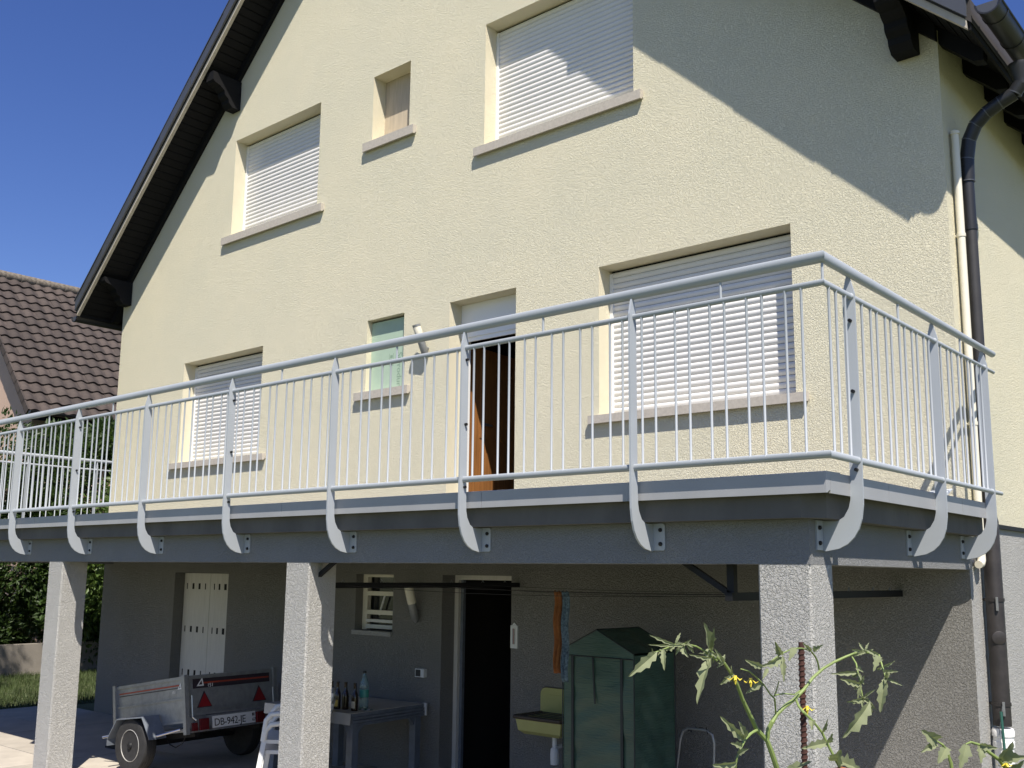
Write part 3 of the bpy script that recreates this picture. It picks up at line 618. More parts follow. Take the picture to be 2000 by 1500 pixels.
# mudguards and wheels
for s in (0, 1):
    yb = -.20 if s == 0 else TW+.01; yq = yb+.19; cx = .675
    pts = [(cx-.36, -.05), (cx-.25, .16), (cx+.16, .17), (cx+.33, .0), (cx+.34, -.06)]
    mb = MB()
    for i in range(len(pts)-1):
        (a, b), (c, d) = pts[i], pts[i+1]; mb.add([(a, yb, b), (a, yq, b), (c, yq, d), (c, yb, d), (a, yb, b-.012), (a, yq, b-.012), (c, yq, d-.012), (c, yb, d-.012)], [(0, 1, 2, 3), (4, 7, 6, 5), (0, 3, 7, 4), (1, 5, 6, 2)])
    tp('mudguard', mb, M_TABLE)
    WC = TX @ Vector((cx, -.105 if s == 0 else TW+.105, -.10)); WC.z = .258
    wa = wv*(-1 if s == 0 else 1)
    wh = bpy.data.objects.new('wheel', None); COL.objects.link(wh); wh.parent = TR; wh.location = WC-TR.location
    tw = .075
    part('tyre', MB().lathe([(.15, -tw*.8), (.21, -tw), (.245, -tw*.85), (.257, -tw*.5), (.258, 0), (.257, tw*.5), (.245, tw*.85), (.21, tw), (.15, tw*.8)], WC, 32, axis=wa), M_RUB, wh, True)
    for q in (-.04, -.013, .013, .04): part('tread_groove', MB().lathe([(.2589, q-.003), (.2589, q+.003)], WC, 32, axis=wa, cap=False), M_INK, wh)
    rm = part('rim', MB().lathe([(.152, tw*.86), (.146, tw*.90), (.138, tw*.55), (.115, tw*.42), (.10, tw*.55), (.06, tw*.62), (.03, tw*.62)], WC, 28, axis=wa, cap=False), M_RIM, wh, True)
    part('rim_groove', MB().lathe([(.118, tw*.46), (.108, tw*.56)], WC, 28, axis=wa, cap=False), M_BLACK, rm)
    part('hub', MB().lathe([(.038, tw*.6), (.031, tw*.95), (.022, tw*1.05)], WC, 14, axis=wa), M_BLACK, rm, True)
    for q in range(4):
        an = q*math.pi/2+.4; x_ = Vector((0, 0, 1)); y_ = wa.cross(x_); c = WC+(x_*math.cos(an)+y_*math.sin(an))*.062
        part('wheel_bolt', MB().lathe([(.011, tw*.6), (.011, tw*.78)], c, 6, axis=wa), M_BLACK, rm)
tp('axle', MB().box(.645, .705, .02, TW-.02, -.13, -.07), M_BLACK)
tp('chassis_rail', MB().box(.05, TL, .12, .18, -.085, -.031), M_BLACK); tp('chassis_rail', MB().box(.05, TL, TW-.18, TW-.12, -.085, -.031), M_BLACK)
tp('drawbar', MB().prism([(TL-.5, TW/2-.03, -.03), (TL+.85, TW/2-.03, -.105), (TL+.85, TW/2-.03, -.165), (TL-.5, TW/2-.03, -.09)], (0, .06, 0)), M_STEEL)
tp('coupling', MB().prism([(TL+.80, TW/2-.035, -.10), (TL+1.02, TW/2-.035, -.09), (TL+1.02, TW/2-.035, -.15), (TL+.8, TW/2-.035, -.17)], (0, .07, 0)), M_BLACK)
part('cable', MB().tube([TX @ Vector((.45, .1, -.09)), TX @ Vector((.42, .1, -.13)), TX @ Vector((.30, .08, -.165)), TX @ Vector((.16, .06, -.13)), TX @ Vector((.08, .05, -.05))], .005, 6), M_BLACK, TR, True)

part_ = part
# ------------------------------------------------------------------ stacked plastic chairs
CM = Matrix.Translation((1.79, -1.44, 0)) @ Matrix.Rotation(R(-42), 4, 'Z') @ Matrix.Translation((-1.78, 1.30, 0))
def chair(z, label):
    def part(n, mb, m, T, sm=False): mb.xf = CM; return part_(n, mb, m, T, sm)
    T = thing('plastic_chair', (1.79, -1.44, z), label, 'chair', 'stacked white plastic chairs')
    X0, X1, Y0, Y1 = 1.52, 2.04, -1.54, -1.10
    for x, y, dx, dy in ((X0, Y0, -.10, -.06), (X1, Y0, .10, -.06), (X0, Y1, -.06, .08), (X1, Y1, .06, .08)):
        part('leg', MB().prism([(x-.022+dx, y-.02+dy, z), (x+.022+dx, y-.02+dy, z), (x+.022+dx, y+.02+dy, z), (x-.022+dx, y+.02+dy, z)], (-dx, -dy, .44)), M_PLAST, T)
    mb = MB(); mb.prism([(X0-.02, Y0-.02, z+.415), (X1+.02, Y0-.02, z+.415), (X1-.01, Y1, z+.395), (X0+.01, Y1, z+.395)], (0, 0, .03)); part('seat', mb, M_PLAST, T)
    for x in (X0-.005, X1+.005):
        part('armrest', MB().tube([(x, Y0-.01, z+.43), (x, Y0+.01, z+.60), (x, Y0+.05, z+.65), (x, Y0+.14, z+.66), (x, Y1-.02, z+.655), (x, Y1+.06, z+.645)], .022, 10), M_PLAST, T, True)
    for i in range(5):
        x = X0+.04+.12*i; part('back_slat', MB().prism([(x, Y1+.0, z+.42), (x+.075, Y1+.0, z+.42), (x+.075, Y1+.012, z+.42), (x, Y1+.012, z+.42)], (0, .10, .36)), M_PLAST, T)
    part('back_frame', MB().tube([(X0-.005, Y1, z+.42), (X0, Y1+.07, z+.65), (X0+.06, Y1+.11, z+.80), (X1-.06, Y1+.11, z+.80), (X1, Y1+.07, z+.65), (X1+.005, Y1, z+.42)], .02, 10), M_PLAST, T, True)
chair(.0, 'lower white plastic armchair of the stack beside the trailer')
chair(.085, 'upper white plastic armchair of the stack beside the trailer')

# ------------------------------------------------------------------ table with bottles
TB = thing('work_table', (1.5, -.55, 0), 'blue grey wooden table with pale oilcloth standing against the wall', 'table')
TM = Matrix.Translation((2.03, -.545, 0)) @ Matrix.Rotation(R(4), 4, 'Z'); tz = .694
def tbp(name, mb, m, par=TB, sm=False): mb.xf = TM; return part(name, mb, m, par, sm)
tbp('tabletop', MB().box(-1.15, .0, -.495, .48, tz-.035, tz-.004), M_TABLE)
mb = MB(); mb.box(-1.14, -.01, -.485, -.455, tz-.105, tz-.036); mb.box(-1.14, -.01, .44, .47, tz-.105, tz-.036); tbp('apron', mb, M_TABLE)
mb = MB(); mb.box(-.012, .012, -.49, .475, tz-.06, tz-.036); mb.box(-.008, .016, -.49, .475, tz-.088, tz-.064); mb.box(-.012, .012, -.49, .475, tz-.115, tz-.092); tbp('side_rail', mb, M_TABLE)
for x, y in ((-.09, -.46), (-.09, .38), (-1.13, -.46), (-1.13, .38)):
    tbp('leg', MB().box(x, x+.075, y, y+.075, 0, tz-.106), M_TABLE)
tbp('corner_brace', MB().prism([(-.091, -.44, tz-.106), (-.17, -.44, tz-.106), (-.091, -.44, tz-.20)], (0, .03, 0)), M_TABLE)
tbp('corner_brace', MB().prism([(-.06, -.384, tz-.117), (-.06, -.30, tz-.117), (-.06, -.384, tz-.20)], (.03, 0, 0)), M_TABLE)
tbp('corner_brace', MB().prism([(-.06, .379, tz-.117), (-.06, .30, tz-.117), (-.06, .379, tz-.20)], (.03, 0, 0)), M_TABLE)
tbp('end_cap', MB().box(-.02, .03, .481, .495, tz-.11, tz+.004), M_PLAST)
cl = MB(); cl.box(-1.16, .004, -.505, .478, tz-.003, tz); cl.prism([(-1.16, -.506, tz), (.004, -.506, tz), (.002, -.512, tz-.10), (-1.16, -.512, tz-.095)], (0, -.003, 0))
tag(tbp('oilcloth', cl, M_CLOTH, None), 'pale oilcloth spread over the blue grey table top', 'tablecloth')
def bottle(x, y, label, lab=None, grp='brown beer bottles on the table'):
    T = thing('beer_bottle', (x, y, tz), label, 'bottle', grp)
    part('glass', MB().lathe([(.027, 0), (.031, .004), (.031, .115), (.027, .145), (.016, .175), (.0135, .20), (.0135, .232), (.015, .234), (.015, .245)], (x, y, tz), 18), M_BEER, T, True)
    if lab:
        vs = []; n = 9
        for j in range(2):
            for i in range(n):
                an = R(-150+100*i/(n-1)+15); vs.append((x+.0316*math.cos(an), y+.0316*math.sin(an), tz+.025+.06*j))
        part('paper_label', MB().add(vs, [(i, i+1, n+i+1, n+i) for i in range(n-1)]), lab, T, True)
def onz(u): return u
f_ = 1.0735
def bp(px, py): return (9.198-(9.198-px)*f_, -7.217+(py+7.217)*f_)
x, y = bp(2.166, -1.359); bottle(x, y, 'brown beer bottle half hidden behind the middle pillar edge')
x, y = bp(2.239, -1.355); bottle(x, y, 'brown beer bottle with a round yellow label', M_LABY)
x, y = bp(2.309, -1.325); bottle(x, y, 'plain brown beer bottle standing between two labelled ones')
x, y = bp(2.437, -1.332); bottle(x, y, 'brown beer bottle with a small cream label', M_LABW)
x, y = bp(2.36, -1.16); T = thing('water_bottle', (x, y, tz), 'tall clear plastic water bottle behind the beer bottles', 'bottle')
part('body', MB().lathe([(.032, 0), (.043, .006), (.041, .03), (.043, .06), (.04, .09), (.043, .12), (.043, .20), (.038, .235), (.02, .285), (.014, .30), (.014, .318)], (x, y, tz), 20), M_PET, T, True)
part('cap', MB().lathe([(.016, .316), (.016, .337)], (x, y, tz), 14), M_INK, T, True)
part('paper_label', MB().lathe([(.0438, .10), (.0438, .17)], (x, y, tz), 20), M_PETLAB, T, True)
for i in range(7):
    xx_, yy_ = bp(2.40+.028*i*(.6), -1.24+.022*((i*5) % 4)); 
    tag(part('bottle_cap', MB().lathe([(.015, 0), (.0145, .003), (.012, .006)], (xx_, yy_, tz), 12), M_CHROME if i % 2 else M_STAKE, None, True), 'shiny silver crown cap lying by the water bottle' if i % 2 else 'dark green crown cap lying by the water bottle', 'bottle cap', 'silver crown caps on the table' if i % 2 else 'green crown caps on the table')

# ------------------------------------------------------------------ things on the lower wall
T = thing('light_switch', (1.9, -.001, .93), 'small white surface switch box above the table', 'switch')
part('housing', MB().box(1.84, 1.96, -.045, -.001, .932, 1.012), M_PLAST, T); part('rocker', MB().box(1.852, 1.915, -.0505, -.0455, .94, 1.004), M_INK, T)
T = thing('thermometer', (3.087, -.001, 1.27), 'white wall thermometer hanging right of the cellar door', 'thermometer')
part('plate', MB().box(3.045, 3.128, -.014, -.001, 1.273, 1.478), M_PLAST, T)
part('hanger', MB().prism([(3.06, -.01, 1.479), (3.113, -.01, 1.479), (3.087, -.01, 1.505)], (0, .006, 0)), M_PLAST, T)
part('tube', MB().box(3.083, 3.089, -.017, -.0145, 1.31, 1.45), M_RED, T)
part('scale', MB().box(3.072, 3.076, -.0155, -.0145, 1.31, 1.45).box(3.097, 3.101, -.0155, -.0145, 1.31, 1.45), M_INK, T)
SK = thing('wall_sink', (3.66, -.2, .6), 'yellow green enamel sink mounted on the wall beside the greenhouse', 'sink')
def rrect(x0, x1, z0, z1, r, y, n=5, top=True):
    pts = [(x0, y, z0), (x1, y, z0)]
    for i in range(n+1): a_ = math.pi/2*i/n; pts.append((x1-r+r*math.cos(a_), y, z1-r+r*math.sin(a_)))
    for i in range(n+1): a_ = math.pi/2+math.pi/2*i/n; pts.append((x0+r+r*math.cos(a_), y, z1-r+r*math.sin(a_)))
    return pts
part('splashback', MB().prism(rrect(3.41, 3.905, .72, .957, .06, -.022), (0, .02, 0)), M_SINK, SK)
part('splashback_edge', MB().prism(rrect(3.402, 3.913, .715, .965, .064, -.012), (0, .0115, 0)), M_SINKRIM, SK)
part('embossed_panel', MB().prism(rrect(3.47, 3.845, .74, .90, .045, -.026), (0, .004, 0)), M_SINK, SK)
part('basin', MB().add(
    [(3.44, -.40, .735), (3.93, -.40, .735), (3.93, -.024, .735), (3.44, -.024, .735), (3.46, -.385, .635), (3.91, -.385, .635), (3.91, -.03, .635), (3.46, -.03, .635), (3.50, -.35, .605), (3.87, -.35, .605), (3.87, -.06, .605), (3.50, -.06, .605)],
    [(0, 1, 5, 4), (1, 2, 6, 5), (2, 3, 7, 6), (3, 0, 4, 7), (4, 5, 9, 8), (5, 6, 10, 9), (6, 7, 11, 10), (7, 4, 8, 11), (8, 9, 10, 11)]), M_SINK, SK)
mb = MB(); mb.tube([(3.43, -.03, .745), (3.42, -.39, .745), (3.44, -.415, .745), (3.93, -.415, .745), (3.945, -.39, .745), (3.94, -.03, .745)], .014, 8); part('rim', mb, M_SINKRIM, SK, True)
mb = MB()
for i in range(5): mb.tube([(3.43, -.36+.075*i, .752), (3.935, -.36+.075*i, .752)], .004, 6)
part('drain_grid', mb, M_SINKRIM, SK)
part('trap', MB().lathe([(.018, 0), (.036, .005), (.038, .09), (.034, .13), (.02, .145), (.02, .25)], (3.71, -.2, .355), 16), M_PLAST, SK, True)
part('waste_pipe', MB().tube([(3.71, -.2, .50), (3.71, -.12, .50), (3.71, -.002, .50)], .016, 10), M_PLAST, SK, True)

# ------------------------------------------------------------------ small green greenhouse
GH = thing('plastic_greenhouse', (4.74, -.75, 0), 'small green plastic sheeted greenhouse with zipped front under the balcony', 'greenhouse')
gx0, gx1, gy0, gy1, ge, gp = 4.42, 5.05, -1.0, -.46, 1.375, 1.545; gm = (gx0+gx1)/2
def wavy(p00, p10, p11, p01, n, nx, ny, amp, seed):
    rs = random.Random(seed); vs = []; p00, p10, p11, p01, n = map(Vector, (p00, p10, p11, p01, n))
    ph = [rs.uniform(0, 6) for _ in range(6)]
    for j in range(ny+1):
        for i in range(nx+1):
            s, t = i/nx, j/ny; e = min(1, 6*s*(1-s))*min(1, 6*t*(1-t))
            q = p00*(1-s)*(1-t)+p10*s*(1-t)+p11*s*t+p01*(1-s)*t
            d = amp*e*(math.sin(7*t+ph[0]+2*s)+.6*math.sin(15*t+ph[1]+5*s)+.5*math.sin(9*s+ph[2]-6*t)+.45*math.sin(38*t+ph[3]+7*math.sin(3*s+ph[4]))+.3*math.sin(61*t-9*s+ph[5])); vs.append(q+n*d)
    return MB().add(vs, [(j*(nx+1)+i, j*(nx+1)+i+1, (j+1)*(nx+1)+i+1, (j+1)*(nx+1)+i) for j in range(ny) for i in range(nx)])
part('front_sheet', wavy((gx0, gy0, .01), (gx1, gy0, .01), (gx1, gy0, ge), (gx0, gy0, ge), (0, -1, 0), 24, 70, .007, 1), M_GRN, GH, True)
part('side_sheet', wavy((gx1, gy0, .01), (gx1, gy1, .01), (gx1, gy1, ge), (gx1, gy0, ge), (1, 0, 0), 16, 50, .010, 2), M_GRN, GH, True)
part('side_sheet', wavy((gx0, gy1, .01), (gx0, gy0, .01), (gx0, gy0, ge), (gx0, gy1, ge), (-1, 0, 0), 10, 30, .005, 3), M_GRN, GH, True)
part('back_sheet', wavy((gx1, gy1, .01), (gx0, gy1, .01), (gx0, gy1, ge), (gx1, gy1, ge), (0, 1, 0), 10, 20, .004, 4), M_GRN, GH, True)
part('gable_sheet', MB().prism([(gx0-.006, gy0-.012, ge-.025), (gx1+.006, gy0-.012, ge-.025), (gx1+.006, gy0-.012, ge+.015), (gm, gy0-.012, gp), (gx0-.006, gy0-.012, ge+.015)], (0, .006, 0)), M_GRN, GH)
part('roof_sheet', wavy((gx0-.006, gy0-.012, ge+.015), (gm, gy0-.012, gp), (gm, gy1+.01, gp), (gx0-.006, gy1+.01, ge+.015), (-.5, 0, .85), 12, 12, .008, 5), M_GRN, GH, True)
part('roof_sheet', wavy((gm, gy0-.012, gp), (gx1+.006, gy0-.012, ge+.015), (gx1+.006, gy1+.01, ge+.015), (gm, gy1+.01, gp), (.5, 0, .85), 12, 12, .008, 6), M_GRN, GH, True)
part('back_gable', MB().prism([(gx0, gy1+.004, ge), (gx1, gy1+.004, ge), (gx1, gy1+.004, ge+.012), (gm, gy1+.004, gp-.003), (gx0, gy1+.004, ge+.012)], (0, .004, 0)), M_GRN, GH)
for x in (gx0+.09, gx1-.10): part('zip', MB().box(x-.011, x+.011, gy0-.013, gy0-.005, .02, ge-.03), M_GRND, GH)
part('tie_strap', MB().prism([(gx0+.27, gy0-.012, ge-.03), (gx0+.285, gy0-.012, ge-.03), (gx0+.305, gy0-.014, ge-.36), (gx0+.292, gy0-.014, ge-.36)], (0, -.004, 0)), M_GRND, GH)
for pts in ([(gx0, gy0-.014, ge-.026), (gx1, gy0-.014, ge-.026)], [(gx0-.006, gy0-.014, ge+.015), (gm, gy0-.014, gp), (gx1+.006, gy0-.014, ge+.015)], [(gx1+.004, gy0-.006, .01), (gx1+.004, gy0-.006, ge+.01)], [(gx0-.004, gy0-.006, .01), (gx0-.004, gy0-.006, ge+.01)], [(gx1+.004, gy1+.004, .01), (gx1+.006, gy1+.004, ge+.015)], [(gm, gy0-.012, gp+.002), (gm, gy1+.01, gp+.002)], [(gx1+.006, gy1+.01, ge+.015), (gm, gy1+.012, gp)]):
    part('seam', MB().tube(pts, .0045, 6), M_GRND, GH)

# ------------------------------------------------------------------ folding trolley
FT = thing('folding_trolley', (5.18, -.4, 0), 'grey tubular hand trolley with wire on its handle beside the greenhouse', 'trolley')
part('handle', MB().tube([(4.99, -.36, .06), (5.0, -.38, .45), (5.06, -.40, .74), (5.085, -.40, .80), (5.13, -.40, .825), (5.28, -.40, .825), (5.33, -.40, .80), (5.345, -.40, .74), (5.32, -.38, .45), (5.30, -.36, .06)], .0105, 10), M_STEEL, FT, True)
part('crossbar', MB().tube([(5.0, -.37, .30), (5.31, -.37, .30)], .008, 8), M_STEEL, FT)
part('toe_plate', MB().box(4.98, 5.32, -.56, -.35, .02, .035), M_STEEL, FT)
for x in (4.95, 5.35): part('wheel', MB().lathe([(.02, -.012), (.07, -.015), (.075, 0), (.07, .015), (.02, .012)], (x, -.34, .075), 20, axis=(1, 0, 0), sx=(0, 0, 1)), M_RUB, FT, True)
rs = random.Random(3); wp = [(5.13, -.40, .80)]
for i in range(16): wp.append((5.14+.012*i+rs.uniform(-.02, .02), -.40+rs.uniform(-.018, .018), .825+rs.uniform(-.03, .022)))
part('wire', MB().tube(wp, .0018, 5), M_BLACK, FT)

# ------------------------------------------------------------------ neighbouring house
NH = thing('neighbour_house', (-16, 5.5, 0), 'pink beige neighbouring house with brown wavy tiled roof', 'house')
nx0, nz0, nxr, nzr, ny0, ny1 = -14.0, 5.52, -18.0, 9.62, 2.86, 12.5
sv = Vector((nxr-nx0, 0, nzr-nz0)); SLN = sv.length; sv.normalize(); nn = Vector((sv.z, 0, -sv.x)).normalized()
if nn.z < 0: nn = -nn
part('gable_wall', MB().prism([(-14.55, ny0+.35, -.02), (-14.55, ny0+.35, nz0+.30), (nxr, ny0+.35, nzr-.25), (-21.45, ny0+.35, nz0+.3), (-21.45, ny0+.35, -.02)], (0, .25, 0)), M_NWALL, NH)
part('side_wall', MB().box(-14.8, -14.551, ny0+.601, ny1, -.02, nz0+.2), M_NWALL, NH)
dk = Vector((nx0, 0, nz0)); nr = part('roof_deck', MB().prism([(nx0, ny0, nz0-.10), (nxr, ny0, nzr-.10), (-22, ny0, nz0-.1), (-22, ny0, nz0-.22), (nxr, ny0, nzr-.24), (nx0, ny0, nz0-.22)], (0, ny1-ny0, 0)), M_DARKW, NH)
rows, cols = 16, 18; gl = SLN/rows; tw_ = .305
def tile_mesh():
    n = 6; prof = []
    for i in range(n+1):
        t = i/n; prof.append((t*tw_, .026*math.sin(2*math.pi*t-.9)+.0))
    L_ = gl+.05; vs = []
    for a, (dz0) in ((0, .046), (L_, -.004)):
        for y, h in prof: vs.append(sv*a+Vector((0, y, 0))+nn*(h+dz0))
    for y, h in prof: vs.append(nn*(h+.046-.04)+Vector((0, y, 0)))
    m = n+1; fs = [(i, i+1, m+i+1, m+i) for i in range(n)]+[(2*m+i, 2*m+i+1, i+1, i) for i in range(n)]
    return MB().add(vs, fs)
t0 = None; rs = random.Random(5); cnt = 0; rest = MB()
order = []
for r_ in range(rows):
    for c_ in range(31): order.append((c_, r_))
order.sort()
tm = tile_mesh()
for c_, r_ in order:
    p = dk+sv*(gl*r_-.04)+Vector((0, ny0+.02+tw_*c_, 0))+nn*rs.uniform(-.003, .004)
    if cnt < 290:
        if t0 is None:
            t0 = bpy.data.objects.new('roof_tile', tm.mesh('roof_tile', M_TILE, smooth=True)); COL.objects.link(t0); t0.parent = NH; t0.location = p-NH.location
        else: copy(t0, p, NH)
        cnt += 1
    else: rest.add([v+p for v in tm.v], tm.f)
part('roof_tiles', rest, M_TILE, NH, True, kind='stuff')
for i in range(24):
    y = ny0+.02+.40*i; part('ridge_tile', MB().tube([(nxr, y, nzr+.00), (nxr, y+.41, nzr+.015)], [.135, .125], 10), M_RIDGE, NH, True)
for i in range(16):   # verge tiles along the near gable
    p = dk+sv*(gl*i-.04)+Vector((0, ny0-.02, 0)); part('verge_tile', MB().prism([p+nn*.045, p+sv*(gl+.02)+nn*.03, p+sv*(gl+.02)-nn*.13, p-nn*.11], (0, .04, 0)), M_TILE, NH)
ang = [math.pi+math.pi*j/8 for j in range(9)]
part('gutter', MB().prism([(nx0+.08+.075*math.cos(t), ny0, nz0-.03+.075*math.sin(t)) for t in ang], (0, ny1-ny0, 0)), M_GUT, NH, True)
part('window', MB().box(-16.6, -15.4, ny0+.32, ny0+.349, 2.2, 3.5), M_GLASS, NH)

# ------------------------------------------------------------------ garden wall, shrubs, lawn
tag(part('garden_wall', MB().box(-10.25, -10.05, -6, 12, -.03, .54), M_LOWWALL), 'low rendered garden wall under the laurel shrubs', 'wall')
def shrub(cx, cy, rx, ry, z0, z1, n, label, m, seed, clumps=26):
    T = thing('laurel_shrub', (cx, cy, 0), label, 'shrub', 'laurel shrubs along the garden wall'); rs = random.Random(seed); mb = MB()
    for k in range(5):
        a = rs.uniform(0, 6.28); e = Vector((cx+rx*.6*math.cos(a), cy+ry*.6*math.sin(a), z0+(z1-z0)*rs.uniform(.5, .85)))
        b = Vector((cx+rs.uniform(-.15, .15), cy+rs.uniform(-.15, .15), -.02)); mid = b.lerp(e, .5)+Vector((0, 0, .35)); mb.tube([b, mid, e], [.06, .045, .012], 7)
    part('trunk', mb, M_BARK, T, True)
    cl = []
    for k in range(clumps):
        u = rs.uniform(-1, 1); a = rs.uniform(0, 6.28); q = math.sqrt(1-u*u)*rs.uniform(.55, 1.)
        cl.append((Vector((cx+rx*q*math.cos(a), cy+ry*q*math.sin(a), (z0+z1)/2+(z1-z0)/2*u*.95)), rs.uniform(.4, .75)))
    vs = []; fs = []
    for i in range(n):
        c, r = rs.choice(cl); d = Vector((rs.gauss(0, 1), rs.gauss(0, 1), rs.gauss(0, 1))).normalized(); p = c+d*r*(rs.random()**.35)
        ax = (d+Vector((rs.gauss(0, .5), rs.gauss(0, .5), rs.gauss(.1, .5)))).normalized(); s = ax.cross(Vector((rs.gauss(0, 1), rs.gauss(0, 1), rs.gauss(0, 1)))).normalized(); nn_ = ax.cross(s)
        L_ = rs.uniform(.09, .16); w_ = L_*.42; b = len(vs)
        vs += [p, p+ax*L_*.4+s*w_*.5+nn_*w_*.18, p+ax*L_, p+ax*L_*.4-s*w_*.5+nn_*w_*.18]; fs += [(b, b+1, b+2), (b, b+2, b+3)]
    part('crown', MB().add(vs, fs), m, T)
shrub(-10.9, 0.4, 1.4, 1.7, .25, 4.75, 36000, 'dense dark laurel shrub rising behind the garden wall left of the house', M_LEAF, 1, 42)
shrub(-10.8, 3.0, 1.4, 1.7, .25, 4.7, 36000, 'laurel shrub behind the garden wall next to the house corner', M_LEAF, 2, 42)
shrub(-9.2, 2.9, .8, .9, 1.2, 3.6, 9000, 'lighter green laurel bush leaning over the garden wall', M_LEAF2, 3, 18)
shrub(-11.2, 6.2, 1.6, 1.7, .4, 4.6, 14000, 'tall laurel shrub farther along the wall behind the house', M_LEAF, 4, 40)
shrub(-12.7, 1.8, 1.5, 2.0, .2, 4.0, 22000, 'dark laurel shrub in the second row before the neighbouring house', M_LEAF, 6, 46)
shrub(-11.0, -3.0, 1.5, 1.6, .4, 4.2, 14000, 'broad laurel shrub at the near end of the garden wall', M_LEAF, 5, 36)
FT_ = thing('cherry_tree', (-7.5, -2.6, 0), 'broad cherry tree on the lawn shading the garden wall', 'tree')
mb = MB(); rs = random.Random(31); mb.tube([(-7.5, -2.6, -.03), (-7.46, -2.62, 1.4), (-7.5, -2.55, 2.6)], [.13, .10, .08], 9); cl = []
for k in range(64):
    ex = rs.uniform(-9.0, -4.6); ez = rs.uniform(3.4, 8.4); e = Vector((ex, rs.uniform(-3.8, (-2.5 if ex > -6 else -1.8)-max(0, ez-5.5)*.22), ez)); mb.tube([(-7.5, -2.57, 2.1+.02*k), ((-7.5+e.x)/2, (-2.6+e.y)/2, 2.6+.35*(e.z-2.6)), e], [.05, .035, .01], 6); cl.append((e, rs.uniform(.5, .8)))
part('trunk', mb, M_BARK, FT_, True); vs = []; fs = []
for i in range(60000):
    c, q = rs.choice(cl); d = Vector((rs.gauss(0, 1), rs.gauss(0, 1), rs.gauss(0, 1))).normalized(); p = c+d*q*(rs.random()**.4)
    ax = Vector((rs.gauss(0, 1), rs.gauss(0, 1), rs.gauss(-.3, .6))).normalized(); sd_ = ax.cross(d+Vector((.01, .02, .03))).normalized(); L_ = rs.uniform(.08, .14); b = len(vs)
    vs += [p, p+ax*L_*.45+sd_*L_*.24, p+ax*L_, p+ax*L_*.45-sd_*L_*.24]; fs += [(b, b+1, b+2), (b, b+2, b+3)]
part('crown', MB().add(vs, fs), M_LEAF2, FT_)
lawn = part('lawn', MB().add([(-10.05, -6, -.022), (-5.57, -6, -.022), (-5.57, 12, -.022), (-10.05, 12, -.022)], [(0, 1, 2, 3)]), mat('lawn_soil', (.07, .085, .03), .95, var=.4, vscale=4)); lawn['kind'] = 'structure'
rs = random.Random(9); vs = []; fs = []
for i in range(26000):
    x = rs.uniform(-10.03, -5.58); y = rs.uniform(-2.5, 5.5); h = rs.uniform(.03, .085); a = rs.uniform(0, 6.28); w_ = .006; b = len(vs); lx, ly = rs.gauss(0, .02), rs.gauss(0, .02)
    vs += [(x-w_*math.cos(a), y-w_*math.sin(a), -.022), (x+w_*math.cos(a), y+w_*math.sin(a), -.022), (x+lx, y+ly, h)]; fs.append((b, b+1, b+2))
gr = part('grass', MB().add(vs, fs), M_GRASS); gr['kind'] = 'stuff'; gr['label'] = 'short shaded lawn grass in front of the garden wall'; gr['category'] = 'grass'

# ------------------------------------------------------------------ tomato plants in the garden
def leaflet(mb, base, tip, wd, rs, curl=.12):
    base, tip = Vector(base), Vector(tip); ax = tip-base; L_ = ax.length; ax.normalize()
    vw = (CAMP_G-base); s = ax.cross(vw).normalized(); s = (s+ax.cross(s)*rs.uniform(-.7, .7)).normalized(); n = s.cross(ax)
    W_ = max(.003, L_*wd*.6); N = 9; mids = []; lf = []; rt = []
    for i in range(N+1):
        t = i/N; m = base+ax*L_*t+n*(-L_*curl*(t*t)+.06*L_*math.sin(3*t+rs.random()))
        prof = (math.sin(math.pi*min(1, t*1.02))**.8)*(1-.45*t)
        jag = .72 if i % 2 else 1.12
        a = W_*prof*jag*(rs.uniform(.8, 1.15)); mids.append(m); lift = n*(a*rs.uniform(.5, 1.1))
        lf.append(m+s*a+lift+ax*L_*(.03 if i % 2 == 0 else -.02)); rt.append(m-s*a+lift+ax*L_*(.03 if i % 2 == 0 else -.02))
    k = N+1; mb.add(mids+lf+rt, [(i, i+1, k+i+1, k+i) for i in range(N)]+[(i+1, i, 2*k+i, 2*k+i+1) for i in range(N)])
CAMP_G = Vector((9.2, -7.2, 1.9))    # point beside the camera that the leaflets turn towards
